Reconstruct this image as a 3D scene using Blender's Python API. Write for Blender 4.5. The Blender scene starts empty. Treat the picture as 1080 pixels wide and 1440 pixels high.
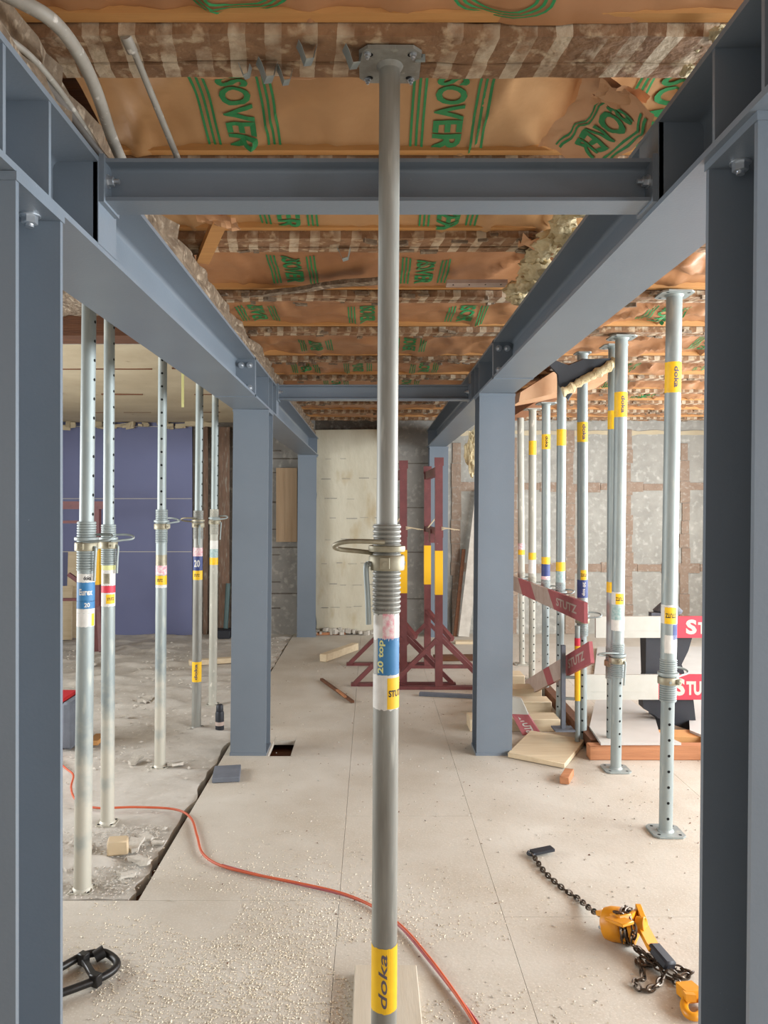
import bpy, bmesh, math, random
from mathutils import Vector, Matrix, noise
random.seed(7)
S = bpy.context.scene
COL = S.collection
PI = math.pi
# ------------------------------------------------------------------ camera, sky, lights, exposure
F, CX, CY, EYE = 1082.0, 522.0, 711.0, 1.55        # focal length (px), vanishing point, eye height
cam_d = bpy.data.cameras.new('camera'); cam = bpy.data.objects.new('camera', cam_d); COL.objects.link(cam)
cam.location = (0, 0, EYE); cam.rotation_euler = (PI/2, 0, 0)
cam_d.sensor_fit = 'VERTICAL'; cam_d.sensor_height = 36; cam_d.lens = F/1440*36
cam_d.shift_x = (540-CX)/1440; cam_d.shift_y = (CY-720)/1440
cam_d.clip_start = 0.05; cam_d.clip_end = 100
S.camera = cam
S.view_settings.view_transform = 'Standard'; S.view_settings.look = 'None'
S.view_settings.gamma = 1; S.view_settings.use_curve_mapping = False
S.view_settings.exposure = 0.78
wd = bpy.data.worlds.new('daylight'); S.world = wd; wd.use_nodes = True
bg = wd.node_tree.nodes['Background']
bg.inputs['Color'].default_value = (1.0, 0.97, 0.93, 1); bg.inputs['Strength'].default_value = 0.56
def area(name, loc, rot, sx, sy, watts, col):
    d = bpy.data.lights.new(name, 'AREA'); d.shape = 'RECTANGLE'; d.size = sx; d.size_y = sy
    d.energy = watts; d.color = col
    o = bpy.data.objects.new(name, d); COL.objects.link(o); o.location = loc; o.rotation_euler = rot
    return o
WIN = [(-1.3, 0.7), (1.2, 3.2), (3.7, 5.7), (6.2, 8.2)]     # daylight through the window openings of the right wall
for i, (a, b) in enumerate(WIN):
    area('window_and_fill_light', (4.55, (a+b)/2, 1.55), (0, PI/2, 0), 1.5, b-a, (135, 145, 100, 68)[i], (0.87, 0.94, 1.0))
area('window_and_fill_light', (-4.55, 3.9, 1.55), (0, -PI/2, 0), 1.3, 3.2, 115, (0.90, 0.95, 1.0))     # added fill lamp that brightens the left side, no window known there
# ------------------------------------------------------------------ helpers
def W(x, y, Z): return Vector(((x-CX)*Z/F, Z, EYE-(y-CY)*Z/F))
def FL(x, y, z=0.0):
    Z = (EYE-z)*F/(y-CY); return Vector(((x-CX)*Z/F, Z, z))
def UP(x, y, h):
    Z = h*F/(CY-y); return Vector(((x-CX)*Z/F, Z, EYE+h))
def zof(y, Z): return EYE-(y-CY)*Z/F

def srgb(r, g, b):
    f = lambda c: (c/255/12.92) if c/255 <= .04045 else ((c/255+.055)/1.055)**2.4
    return (f(r), f(g), f(b))
def mat(name, c1, c2=None, rough=.6, metal=0.0, scale=8, spread=.25, bump=0.0, bscale=40, stretch=None, detail=6, spec=None, c3=None, s3=60, a3=.62, w3=.06):
    m = bpy.data.materials.new(name); m.use_nodes = True
    nt = m.node_tree; N = nt.nodes; L = nt.links; b = N['Principled BSDF']
    b.inputs['Roughness'].default_value = rough; b.inputs['Metallic'].default_value = metal
    if spec is not None: b.inputs['Specular IOR Level'].default_value = spec
    b.inputs['Base Color'].default_value = (*c1, 1)
    tc = N.new('ShaderNodeTexCoord'); mp = N.new('ShaderNodeMapping'); L.new(tc.outputs['Object'], mp.inputs[0])
    if stretch: mp.inputs['Scale'].default_value = stretch
    col = None
    if c2:
        n = N.new('ShaderNodeTexNoise'); n.inputs['Scale'].default_value = scale; n.inputs['Detail'].default_value = detail
        n.inputs['Roughness'].default_value = .6
        r = N.new('ShaderNodeValToRGB'); r.color_ramp.elements[0].position = .5-spread; r.color_ramp.elements[1].position = .5+spread
        r.color_ramp.elements[0].color = (*c1, 1); r.color_ramp.elements[1].color = (*c2, 1)
        L.new(mp.outputs[0], n.inputs['Vector']); L.new(n.outputs['Fac'], r.inputs[0]); col = r.outputs[0]
    if c3:
        n = N.new('ShaderNodeTexNoise'); n.inputs['Scale'].default_value = s3; n.inputs['Detail'].default_value = 4
        r = N.new('ShaderNodeValToRGB'); r.color_ramp.elements[0].position = a3; r.color_ramp.elements[1].position = a3+w3
        r.color_ramp.elements[0].color = (0, 0, 0, 1); r.color_ramp.elements[1].color = (1, 1, 1, 1)
        mx = N.new('ShaderNodeMix'); mx.data_type = 'RGBA'
        L.new(mp.outputs[0], n.inputs['Vector']); L.new(n.outputs['Fac'], r.inputs[0]); L.new(r.outputs[0], mx.inputs[0])
        if col: L.new(col, mx.inputs[6])
        else: mx.inputs[6].default_value = (*c1, 1)
        mx.inputs[7].default_value = (*c3, 1); col = mx.outputs[2]
    if col: L.new(col, b.inputs['Base Color'])
    if bump:
        n = N.new('ShaderNodeTexNoise'); n.inputs['Scale'].default_value = bscale; n.inputs['Detail'].default_value = 6
        bp = N.new('ShaderNodeBump'); bp.inputs['Strength'].default_value = bump; bp.inputs['Distance'].default_value = .01
        L.new(mp.outputs[0], n.inputs['Vector']); L.new(n.outputs['Fac'], bp.inputs['Height']); L.new(bp.outputs[0], b.inputs['Normal'])
    return m
M = {}
M['steel'] = mat('painted_steel', srgb(106, 115, 124), srgb(112, 121, 130), rough=.38, scale=3, bump=.04, bscale=120, c3=srgb(150, 160, 168), s3=95, a3=.74)
M['galv'] = mat('galvanised_tube', srgb(128, 137, 136), srgb(162, 169, 165), rough=.5, metal=.25, scale=9, stretch=(1, 1, .25), c3=srgb(178, 179, 168), s3=26, a3=.58, w3=.2)
M['galv_old'] = mat('weathered_tube', srgb(104, 98, 88), srgb(170, 170, 162), rough=.5, metal=.25, scale=10, spread=.3, stretch=(1.6, 1.6, .16), c3=srgb(178, 176, 165), s3=35, a3=.6, w3=.2)
M['galv_dusty'] = mat('dusty_tube', srgb(160, 158, 146), srgb(188, 184, 170), rough=.65, metal=.25, scale=10, stretch=(1, 1, .3), c3=srgb(205, 200, 186), s3=40, a3=.62)
M['cast'] = mat('cast_nut', srgb(128, 120, 98), srgb(168, 160, 138), rough=.5, metal=.5, scale=30)
M['zinc'] = mat('zinc_bolt', srgb(190, 195, 200), rough=.3, metal=.8)
M['hole'] = mat('dark_hole', (.004, .004, .004), rough=1)
M['yellow'] = mat('yellow_label', srgb(246, 196, 20), srgb(232, 180, 20), rough=.5, scale=30)
M['white'] = mat('white_label', srgb(226, 222, 214), srgb(205, 200, 190), rough=.55, scale=40)
M['blue'] = mat('blue_label', srgb(38, 108, 160), srgb(60, 125, 170), rough=.5, scale=30)
M['navy'] = mat('navy_label', srgb(40, 55, 110), srgb(60, 75, 130), rough=.5, scale=30)
M['teal'] = mat('teal_label', srgb(120, 160, 155), srgb(190, 200, 195), rough=.5, scale=60)
M['pink'] = mat('pink_label', srgb(222, 150, 160), srgb(228, 215, 210), rough=.55, scale=70, spread=.1)
M['redl'] = mat('red_label', srgb(214, 50, 70), rough=.5)
M['ink'] = mat('black_ink', srgb(35, 30, 35), rough=.6)
M['inkg'] = mat('grey_ink', srgb(95, 85, 95), rough=.6)
M['inky'] = mat('pale_ink', srgb(222, 220, 150), rough=.6)
M['paper'] = mat('kraft_paper', srgb(166, 121, 76), srgb(192, 150, 104), rough=.5, scale=4, spread=.3, bump=.3, bscale=10)
M['paper2'] = mat('kraft_paper_pale', srgb(216, 170, 128), srgb(196, 140, 98), rough=.5, scale=5, bump=.2, bscale=12)
M['paper3'] = mat('kraft_paper_dark', srgb(152, 103, 66), srgb(180, 130, 88), rough=.5, scale=4, spread=.3, bump=.3, bscale=10)
M['green'] = mat('green_print', srgb(30, 128, 70), srgb(45, 140, 80), rough=.6, scale=60)
M['batten'] = mat('batten_wood', srgb(204, 152, 92), srgb(186, 132, 76), rough=.6, scale=6, stretch=(.3, 6, 6), bump=.1)
M['rawwood'] = mat('raw_wood', srgb(218, 200, 168), srgb(198, 176, 142), rough=.65, scale=5, stretch=(.5, 6, 6), bump=.1)
M['ply'] = mat('plywood', srgb(206, 184, 150), srgb(188, 164, 130), rough=.65, scale=4, stretch=(1, 3, 3), bump=.08)
M['masonwood'] = mat('weathered_post', srgb(128, 100, 82), srgb(98, 78, 64), rough=.9, scale=8, stretch=(4, 4, .5), bump=.6, bscale=24, c3=srgb(140, 130, 116), s3=18, a3=.56, w3=.15)
M['dustwood'] = mat('dusty_plank', srgb(200, 189, 170), srgb(182, 168, 146), rough=.75, scale=4, stretch=(5, .5, 5), bump=.08)
M['oakboard'] = mat('brown_board', srgb(168, 142, 112), srgb(146, 120, 90), rough=.75, scale=4, stretch=(6, 6, .4), bump=.1)
M['oldwood'] = mat('old_timber', srgb(116, 72, 42), srgb(82, 50, 30), rough=.8, scale=6, stretch=(.4, 5, 5), bump=.4, bscale=30)
M['redwood'] = mat('brown_timber', srgb(190, 130, 88), srgb(160, 104, 68), rough=.7, scale=6, stretch=(.4, 5, 5), bump=.2)
M['plaster'] = mat('old_plaster', srgb(204, 190, 160), srgb(182, 166, 136), rough=.85, scale=2, bump=.25, bscale=14, c3=srgb(160, 144, 116), s3=11, a3=.68)
M['rubble'] = mat('rubble', srgb(150, 132, 110), srgb(92, 74, 58), rough=.95, scale=22, bump=.9, bscale=50, c3=srgb(182, 166, 144), s3=34, a3=.55, w3=.16)
M['cream'] = mat('cream_wall', srgb(206, 199, 178), srgb(180, 170, 146), rough=.85, scale=2.6, spread=.3, bump=.4, bscale=16, c3=srgb(172, 154, 120), s3=2.4, a3=.56, w3=.16, stretch=(1.6, 1, .7))
M['concrete'] = mat('grey_concrete', srgb(146, 142, 134), srgb(122, 118, 112), rough=.9, scale=4, bump=.5, bscale=30, c3=srgb(168, 163, 152), s3=14, a3=.54, w3=.2)
M['wallgrey'] = mat('gypsum_grey', srgb(172, 169, 159), srgb(150, 147, 138), rough=.9, scale=5, spread=.2, bump=.4, bscale=26, c3=srgb(190, 187, 177), s3=16, a3=.54, w3=.2)
M['brick'] = mat('brick_band', srgb(158, 138, 120), srgb(138, 116, 98), rough=.9, scale=12, bump=.5, bscale=40, c3=srgb(172, 160, 146), s3=24, a3=.52, w3=.2)
M['darkwall'] = mat('dark_masonry', srgb(106, 98, 88), srgb(76, 68, 60), rough=.95, scale=7, bump=.8, bscale=24, c3=srgb(136, 128, 116), s3=14, a3=.54, w3=.2)
M['bluewall'] = mat('blue_partition', srgb(112, 117, 152), srgb(106, 111, 146), rough=.6, scale=2)
M['whitewall'] = mat('white_wall', srgb(205, 200, 190), srgb(190, 185, 175), rough=.9, scale=2)
M['maroon'] = mat('maroon_paint', srgb(122, 66, 64), srgb(100, 54, 54), rough=.5, scale=14, c3=srgb(140, 110, 100), s3=50, a3=.70)
M['yellowp'] = mat('yellow_paint', srgb(240, 184, 20), rough=.5)
M['redp'] = mat('red_paint', srgb(214, 48, 66), rough=.5)
M['redold'] = mat('faded_red', srgb(170, 88, 92), srgb(156, 78, 82), rough=.6, scale=20)
M['whiteb'] = mat('white_board', srgb(196, 194, 184), srgb(180, 177, 165), rough=.6, scale=6)
M['whiteold'] = mat('dirty_white_board', srgb(190, 172, 160), srgb(170, 145, 132), rough=.7, scale=12)
M['blackrub'] = mat('black_plastic', srgb(36, 38, 46), srgb(26, 27, 32), rough=.55, scale=8)
M['blacksteel'] = mat('black_steel', srgb(58, 56, 54), srgb(40, 38, 37), rough=.4, metal=.5, scale=20)
M['chain'] = mat('dark_chain', srgb(110, 96, 82), srgb(64, 56, 50), rough=.35, metal=.8, scale=40)
M['hoist'] = mat('hoist_yellow', srgb(226, 152, 24), srgb(208, 134, 20), rough=.4, scale=20)
M['orange'] = mat('orange_rubber', srgb(206, 98, 62), srgb(190, 84, 52), rough=.5, scale=20)
M['conduit'] = mat('grey_conduit', srgb(170, 165, 155), srgb(140, 134, 124), rough=.5, scale=14, c3=srgb(196, 190, 180), s3=40, a3=.6)
M['cable'] = mat('dark_cable', srgb(118, 112, 106), srgb(90, 84, 78), rough=.6, scale=14)
M['fibre'] = mat('glass_fibre', srgb(222, 208, 170), srgb(184, 160, 116), rough=1, scale=18, bump=1, bscale=50)
M['slate'] = mat('slate_block', srgb(108, 112, 120), srgb(92, 96, 104), rough=.8, scale=14, bump=.3, bscale=40)
M['chips'] = mat('wood_chips', srgb(236, 226, 204), srgb(218, 202, 174), rough=.8, scale=4)
M['debris'] = mat('plaster_chunks', srgb(204, 197, 184), srgb(172, 163, 150), rough=.95, scale=9)
M['redm'] = mat('red_machine', srgb(186, 40, 42), rough=.4)
# floor boards: pale gypsum board with dust and scuffs
M['floor'] = mat('gypsum_floor', srgb(202, 195, 182), srgb(178, 166, 148), rough=.8, scale=1.8, spread=.22, bump=.15, bscale=60, c3=srgb(206, 199, 186), s3=130, a3=.54, w3=.2)
M['screed'] = mat('grey_screed', srgb(204, 198, 188), srgb(172, 163, 150), rough=.95, scale=2.4, spread=.2, bump=.35, bscale=30, c3=srgb(198, 191, 180), s3=24, a3=.54, w3=.2)
def splashed():
    m = M['galv'].copy(); m.name = 'lime_splashed_tube'; nt = m.node_tree; N = nt.nodes; L = nt.links; b = N['Principled BSDF']
    base = b.inputs['Base Color'].links[0].from_socket
    tc = N.new('ShaderNodeTexCoord'); sp = N.new('ShaderNodeSeparateXYZ'); L.new(tc.outputs['Object'], sp.inputs[0])
    n = N.new('ShaderNodeTexNoise'); n.inputs['Scale'].default_value = 7; n.inputs['Detail'].default_value = 6; L.new(tc.outputs['Object'], n.inputs['Vector'])
    a = N.new('ShaderNodeMath'); a.operation = 'MULTIPLY_ADD'; L.new(n.outputs['Fac'], a.inputs[0]); a.inputs[1].default_value = -1.5; L.new(sp.outputs[2], a.inputs[2])
    r = N.new('ShaderNodeMapRange'); r.inputs[1].default_value = -.50; r.inputs[2].default_value = -.12; r.inputs[3].default_value = .85; r.inputs[4].default_value = 0; L.new(a.outputs[0], r.inputs[0])
    mx = N.new('ShaderNodeMix'); mx.data_type = 'RGBA'; L.new(r.outputs[0], mx.inputs[0]); L.new(base, mx.inputs[6]); mx.inputs[7].default_value = (*srgb(196, 189, 172), 1)
    L.new(mx.outputs[2], b.inputs['Base Color']); return m
M['galv_lime'] = splashed()
def lath_material():
    """brown lath board with a row of pale plaster keys left between the vanished laths"""
    m = mat('plaster_marked_joist', srgb(160, 122, 88), srgb(108, 76, 50), rough=.85, scale=16, spread=.3, bump=.6, bscale=40, c3=srgb(184, 158, 126), s3=26, a3=.55, w3=.12)
    nt = m.node_tree; N = nt.nodes; L = nt.links; b = N['Principled BSDF']
    base = b.inputs['Base Color'].links[0].from_socket
    tc = N.new('ShaderNodeTexCoord'); sp = N.new('ShaderNodeSeparateXYZ'); L.new(tc.outputs['Object'], sp.inputs[0])
    def mth(op, a, bb=None):
        n = N.new('ShaderNodeMath'); n.operation = op
        for k, v in enumerate((a, bb)):
            if v is None: continue
            if isinstance(v, (int, float)): n.inputs[k].default_value = v
            else: L.new(v, n.inputs[k])
        return n.outputs[0]
    n2 = N.new('ShaderNodeTexNoise'); n2.inputs['Scale'].default_value = 14; n2.inputs['Detail'].default_value = 5; L.new(tc.outputs['Object'], n2.inputs['Vector'])
    n3 = N.new('ShaderNodeTexNoise'); n3.inputs['Scale'].default_value = 3; L.new(tc.outputs['Object'], n3.inputs['Vector'])
    u = mth('ADD', mth('MULTIPLY', sp.outputs[0], 1/.078), mth('MULTIPLY', sp.outputs[1], 1.5))
    fr = mth('FRACT', mth('ADD', u, mth('MULTIPLY', n2.outputs[0], .16)))
    stripe = mth('LESS_THAN', fr, .46)
    mr = N.new('ShaderNodeMapRange'); mr.inputs[1].default_value = .50; mr.inputs[2].default_value = .64
    L.new(mth('ADD', mth('MULTIPLY', n2.outputs[0], .5), mth('MULTIPLY', n3.outputs[0], .65)), mr.inputs[0]); worn = mr.outputs[0]
    fac = mth('MULTIPLY', mth('MULTIPLY', stripe, worn), .75)
    mx = N.new('ShaderNodeMix'); mx.data_type = 'RGBA'; L.new(fac, mx.inputs[0]); L.new(base, mx.inputs[6]); mx.inputs[7].default_value = (*srgb(212, 194, 166), 1)
    L.new(mx.outputs[2], b.inputs['Base Color'])
    return m
M['lath'] = lath_material()

def tag(o, label=None, cat=None, group=None, kind=None):
    if label: o['label'] = label
    if cat: o['category'] = cat
    if group: o['group'] = group
    if kind: o['kind'] = kind
    return o
def thing(name, label, cat, loc=(0, 0, 0), rot=(0, 0, 0), group=None):
    o = bpy.data.objects.new(name, None); o.empty_display_size = .1; COL.objects.link(o)
    o.location = loc; o.rotation_euler = rot
    return tag(o, label, cat, group)
def frame(d):
    d = d.normalized(); a = Vector((0, 0, 1)) if abs(d.z) < .95 else Vector((1, 0, 0))
    s = d.cross(a).normalized(); return s, s.cross(d).normalized(), d
class MB:
    def __init__(self): self.bm = bmesh.new()
    def face(self, vs, mi=0):
        try:
            f = self.bm.faces.new(vs); f.material_index = mi; return f
        except ValueError: return None
    def box(self, c, s, rz=0, mi=0, rot=None):
        R = rot if rot else Matrix.Rotation(rz, 3, 'Z'); c = Vector(c); v = []
        for dz in (-.5, .5):
            for dx, dy in ((-.5, -.5), (.5, -.5), (.5, .5), (-.5, .5)):
                v.append(self.bm.verts.new(c+R@Vector((dx*s[0], dy*s[1], dz*s[2]))))
        for q in ((3, 2, 1, 0), (4, 5, 6, 7), (0, 1, 5, 4), (1, 2, 6, 5), (2, 3, 7, 6), (3, 0, 4, 7)): self.face([v[i] for i in q], mi)
        return self
    def span(self, a, b, mi=0):
        a = Vector(a); b = Vector(b); return self.box((a+b)/2, [abs(t) for t in (b-a)], mi=mi)
    def loft(self, rings, mi=0, caps=True, closed=False):
        R = [[self.bm.verts.new(p) for p in r] for r in rings]; n = len(R[0]); m = len(R)
        for i in range(m if closed else m-1):
            A = R[i]; B = R[(i+1) % m]
            for k in range(n): self.face((A[k], A[(k+1) % n], B[(k+1) % n], B[k]), mi)
        if caps and not closed:
            self.face(list(reversed(R[0])), mi); self.face(R[-1], mi)
        return self
    def prism(self, poly, o, u, v, d, mi=0):
        """2D outline in the frame (u, v) at o, pushed by d"""
        o, u, v, d = map(Vector, (o, u, v, d))
        return self.loft([[o+u*a+v*b for a, b in poly], [o+u*a+v*b+d for a, b in poly]], mi)
    def bar(self, p0, p1, w, h, mi=0, up=None):
        p0 = Vector(p0); p1 = Vector(p1); s, t, d = frame(p1-p0)
        if up is not None:
            s = d.cross(Vector(up)).normalized(); t = s.cross(d).normalized()
        r = [(-w/2, -h/2), (w/2, -h/2), (w/2, h/2), (-w/2, h/2)]
        return self.loft([[p0+s*a+t*b for a, b in r], [p1+s*a+t*b for a, b in r]], mi)
    def cyl(self, p0, p1, r0, r1=None, n=16, mi=0):
        p0 = Vector(p0); p1 = Vector(p1); s, t, d = frame(p1-p0); r1 = r0 if r1 is None else r1
        cs = [(math.cos(2*PI*k/n), math.sin(2*PI*k/n)) for k in range(n)]
        return self.loft([[p0+(s*a+t*b)*r0 for a, b in cs], [p1+(s*a+t*b)*r1 for a, b in cs]], mi)
    def lathe(self, prof, c=(0, 0, 0), n=24, mi=0, axis=None):
        c = Vector(c)
        if axis: s, t, d = frame(Vector(axis))
        else: s, t, d = Vector((1, 0, 0)), Vector((0, 1, 0)), Vector((0, 0, 1))
        return self.loft([[c+s*(r*math.cos(2*PI*k/n))+t*(r*math.sin(2*PI*k/n))+d*z for k in range(n)] for r, z in prof], mi)
    def tube(self, pts, r, n=8, mi=0, closed=False):
        pts = [Vector(p) for p in pts]; m = len(pts); rings = []; s = None
        for i, p in enumerate(pts):
            d = (pts[(i+1) % m]-pts[i-1]) if closed else (pts[min(i+1, m-1)]-pts[max(i-1, 0)])
            if d.length < 1e-9: d = Vector((0, 0, 1))
            d.normalize()
            if s is None: s = frame(d)[0]
            else:
                s = s-d*s.dot(d)
                s = s.normalized() if s.length > 1e-6 else frame(d)[0]
            t = s.cross(d)
            rr = r[i] if isinstance(r, (list, tuple)) else r
            rings.append([p+s*(rr*math.cos(2*PI*k/n))+t*(rr*math.sin(2*PI*k/n)) for k in range(n)])
        return self.loft(rings, mi, closed=closed)
    def bolt(self, c, d, s=.012, shank=.02, mi=0):
        """hexagon bolt head with washer and a nutted end, axis d"""
        c = Vector(c); a, b, d = frame(Vector(d))
        self.cyl(c, c+d*.003, s*1.35, n=18, mi=mi)
        hx = [(s*math.cos(PI/3*k), s*math.sin(PI/3*k)) for k in range(6)]
        self.loft([[c+d*.003+a*x+b*y for x, y in hx], [c+d*(.003+s*.9)+a*x+b*y for x, y in hx], [c+d*(.003+s*1.0)+(a*x+b*y)*.86 for x, y in hx]], mi)
        self.cyl(c+d*(.003+s), c+d*(.003+s+shank), s*.52, n=12, mi=mi)
        return self
    def build(self, name, mats, parent=None, world=True, smooth=40, bevel=0, jit=0):
        bm = self.bm
        if bevel:
            bmesh.ops.bevel(bm, geom=list(bm.edges), offset=bevel, segments=1, affect='EDGES', clamp_overlap=True)
        bmesh.ops.recalc_face_normals(bm, faces=bm.faces)
        if jit:
            for v in bm.verts: v.co += noise.noise_vector(v.co*6)*jit
        off = Vector((0, 0, 0))
        if parent and world:
            q = parent
            while q: off += q.location; q = q.parent
        if off.length: bmesh.ops.translate(bm, vec=-off, verts=bm.verts)
        me = bpy.data.meshes.new(name); bm.to_mesh(me); bm.free()
        for m in (mats if isinstance(mats, (list, tuple)) else [mats]): me.materials.append(m)
        if smooth:
            for p in me.polygons: p.use_smooth = True
            me.set_sharp_from_angle(angle=math.radians(smooth))
        o = bpy.data.objects.new(name, me); COL.objects.link(o)
        if parent: o.parent = parent
        return o
def struct(name, mb, m, **k):
    o = mb.build(name, m, **k); o['kind'] = 'structure'; return o
def single(name, mb, m, label, cat, group=None, kind=None, **k):
    """one-mesh thing, origin at the middle of its base"""
    cs = [v.co for v in mb.bm.verts]
    c = Vector(((min(v.x for v in cs)+max(v.x for v in cs))/2, (min(v.y for v in cs)+max(v.y for v in cs))/2, min(v.z for v in cs)))
    bmesh.ops.translate(mb.bm, vec=-c, verts=mb.bm.verts)
    o = mb.build(name, m, **k); o.location = c
    return tag(o, label, cat, group, kind)
def copy_tree(o, parent=None):
    c = o.copy(); COL.objects.link(c)
    if parent: c.parent = parent
    for ch in list(o.children): copy_tree(ch, c)
    return c
_txt = {}
def text2d(s, bold=.02, shear=0.0):
    """triangulated lettering scaled to the unit box: (verts, faces, aspect)"""
    k = (s, bold, shear)
    if k in _txt: return _txt[k]
    cu = bpy.data.curves.new('lettering', 'FONT'); cu.body = s; cu.size = 1; cu.offset = bold; cu.shear = shear; cu.resolution_u = 3
    o = bpy.data.objects.new('lettering', cu); COL.objects.link(o)
    bpy.context.view_layer.update()
    dg = bpy.context.evaluated_depsgraph_get(); me = bpy.data.meshes.new_from_object(o.evaluated_get(dg))
    vs = [(v.co.x, v.co.y) for v in me.vertices]; fs = [tuple(p.vertices) for p in me.polygons]
    COL.objects.unlink(o); bpy.data.objects.remove(o); bpy.data.curves.remove(cu); bpy.data.meshes.remove(me)
    x0 = min(v[0] for v in vs); x1 = max(v[0] for v in vs); y0 = min(v[1] for v in vs); y1 = max(v[1] for v in vs)
    vs = [((x-x0)/(x1-x0)-.5, (y-y0)/(y1-y0)-.5) for x, y in vs]
    _txt[k] = (vs, fs, (x1-x0)/(y1-y0)); return _txt[k]
def letters(mb, s, w, h, fn, mi=0, cuts=0, turn=0, bold=.02, shear=0.0, clip=None):
    """lettering w x h; turned by turn quarter turns (ccw); fn maps (u, v) onto the surface; cuts = spacing of slices so that it can bend"""
    vs, fs, _ = text2d(s, bold, shear)
    t = bmesh.new(); c, sn = ((1, 0), (0, 1), (-1, 0), (0, -1))[turn % 4]
    bv = []
    for x, y in vs:
        x *= w; y *= h
        bv.append(t.verts.new((x*c-y*sn, x*sn+y*c, 0)))
    for f in fs:
        try: t.faces.new([bv[i] for i in f])
        except ValueError: pass
    def cut(co, no, clear=False):
        bmesh.ops.bisect_plane(t, geom=list(t.verts)+list(t.edges)+list(t.faces), plane_co=co, plane_no=no, clear_outer=clear)
    if clip:
        for co, no in clip: cut(co, no, True)
    if cuts:
        W2 = max(w, h)/2
        k = -W2
        while k < W2:
            cut((k, 0, 0), (1, 0, 0)); cut((0, k, 0), (0, 1, 0)); k += cuts
    mp = {v: mb.bm.verts.new(fn(v.co.x, v.co.y)) for v in t.verts}
    for f in t.faces: mb.face([mp[v] for v in f.verts], mi)
    t.free()
def smooth_path(pts, n=6, closed=False):
    pts = [Vector(p) for p in pts]; out = []; m = len(pts)
    g = (lambda i: pts[i % m]) if closed else (lambda i: pts[max(0, min(m-1, i))])
    for i in range(m if closed else m-1):
        a, b, c, d = g(i-1), g(i), g(i+1), g(i+2)
        for k in range(n):
            t = k/n; out.append(.5*((2*b)+(c-a)*t+(2*a-5*b+4*c-d)*t*t+(3*b-a-3*c+d)*t**3))
    if not closed: out.append(pts[-1])
    return out

# ------------------------------------------------------------------ the setting
GAP = -.915                                    # edge of the gypsum floor towards the rough screed
XL, XR, YB, YF = -4.6, 4.6, 9.3, -2.6
CEIL = EYE+1.0                                  # underside of the joists
b = MB()
def slab(x0, x1, y0, y1, b=b): b.span((x0+.0008, y0+.0008, -.03), (x1-.0008, y1-.0008, 0))
slab(XL, GAP+.33, YF, 1.6); slab(XL, -.125, 1.6, 3.02); slab(GAP+.33, .5, YF, 1.6); slab(-.125, .5, 1.6, 3.84)
slab(.5, 1.75, YF, 2.90); slab(1.75, XR, YF, 2.2)
slab(GAP, -.125, 3.02, 4.76)
# pocket left open beside the left column
slab(GAP, -.64, 4.76, 5.16); slab(-.50, -.125, 4.76, 5.16); slab(-.64, -.50, 5.08, 5.16)
slab(GAP-.02, -.125, 5.16, YB)
slab(-.125, .5, 3.84, 6.1); slab(-.125, .5, 6.1, YB)
slab(.5, 1.75, 2.90, 5.0); slab(.5, 1.75, 5.0, YB); slab(1.75, XR, 2.2, 5.4); slab(1.75, XR, 5.4, YB)
struct('floor', b, M['floor'])
b = MB(); b.span((XL, YF, -.2), (XR, YB, -.07)); struct('floor_base', b, M['oldwood'])
# rough screed on the left, broken along its edge
b = MB(); bm = b.bm; nx, ny = 110, 190; x1 = GAP-.035; grid = []
for j in range(ny+1):
    y = 3.05+(YB-3.05)*j/ny; row = []
    for i in range(nx+1):
        t = i/nx; x = XL+(x1-XL)*t
        edge = max(0, 1-abs(x-x1)/.5)
        if i == nx: x += (noise.noise((0, y*5, 3))*.03 - (.05 if y < 3.5 else 0)*abs(noise.noise((1, y*9, 5))))
        rid = max(0, noise.noise((x*3.3, y*5.5, 1))-.05)
        z = -.012+.012*noise.noise((x*2.2, y*2.2, 0))+.05*rid*(1 if y > 5.2 or y < 3.6 else .25)+.007*noise.noise((x*14, y*14, 2))
        row.append(bm.verts.new((x, y, min(z, .03))))
    grid.append(row)
for j in range(ny):
    for i in range(nx): b.face((grid[j][i], grid[j][i+1], grid[j+1][i+1], grid[j+1][i]))
lo = [bm.verts.new((grid[j][nx].co.x-.004, grid[j][nx].co.y, -.08)) for j in range(ny+1)]
for j in range(ny): b.face((grid[j][nx], lo[j], lo[j+1], grid[j+1][nx]))
lo2 = [bm.verts.new((grid[0][i].co.x, grid[0][i].co.y, -.08)) for i in range(nx+1)]
for i in range(nx): b.face((grid[0][i+1], lo2[i+1], lo2[i], grid[0][i]))
struct('floor_screed', b, M['screed'])

# back wall in its zones
b = MB(); b.span((-1.36, YB, -.1), (-.68, YB+.25, 2.8)); struct('wall_back_masonry', b, M['concrete'])
b = MB(); b.span((.2, YB, -.1), (.9, YB+.25, 2.8)); struct('wall_back_concrete', b, M['concrete'])
b = MB(); b.span((-.68, YB+.03, -.1), (.2, YB+.25, 2.8)); struct('wall_back', b, M['darkwall'])
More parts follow.
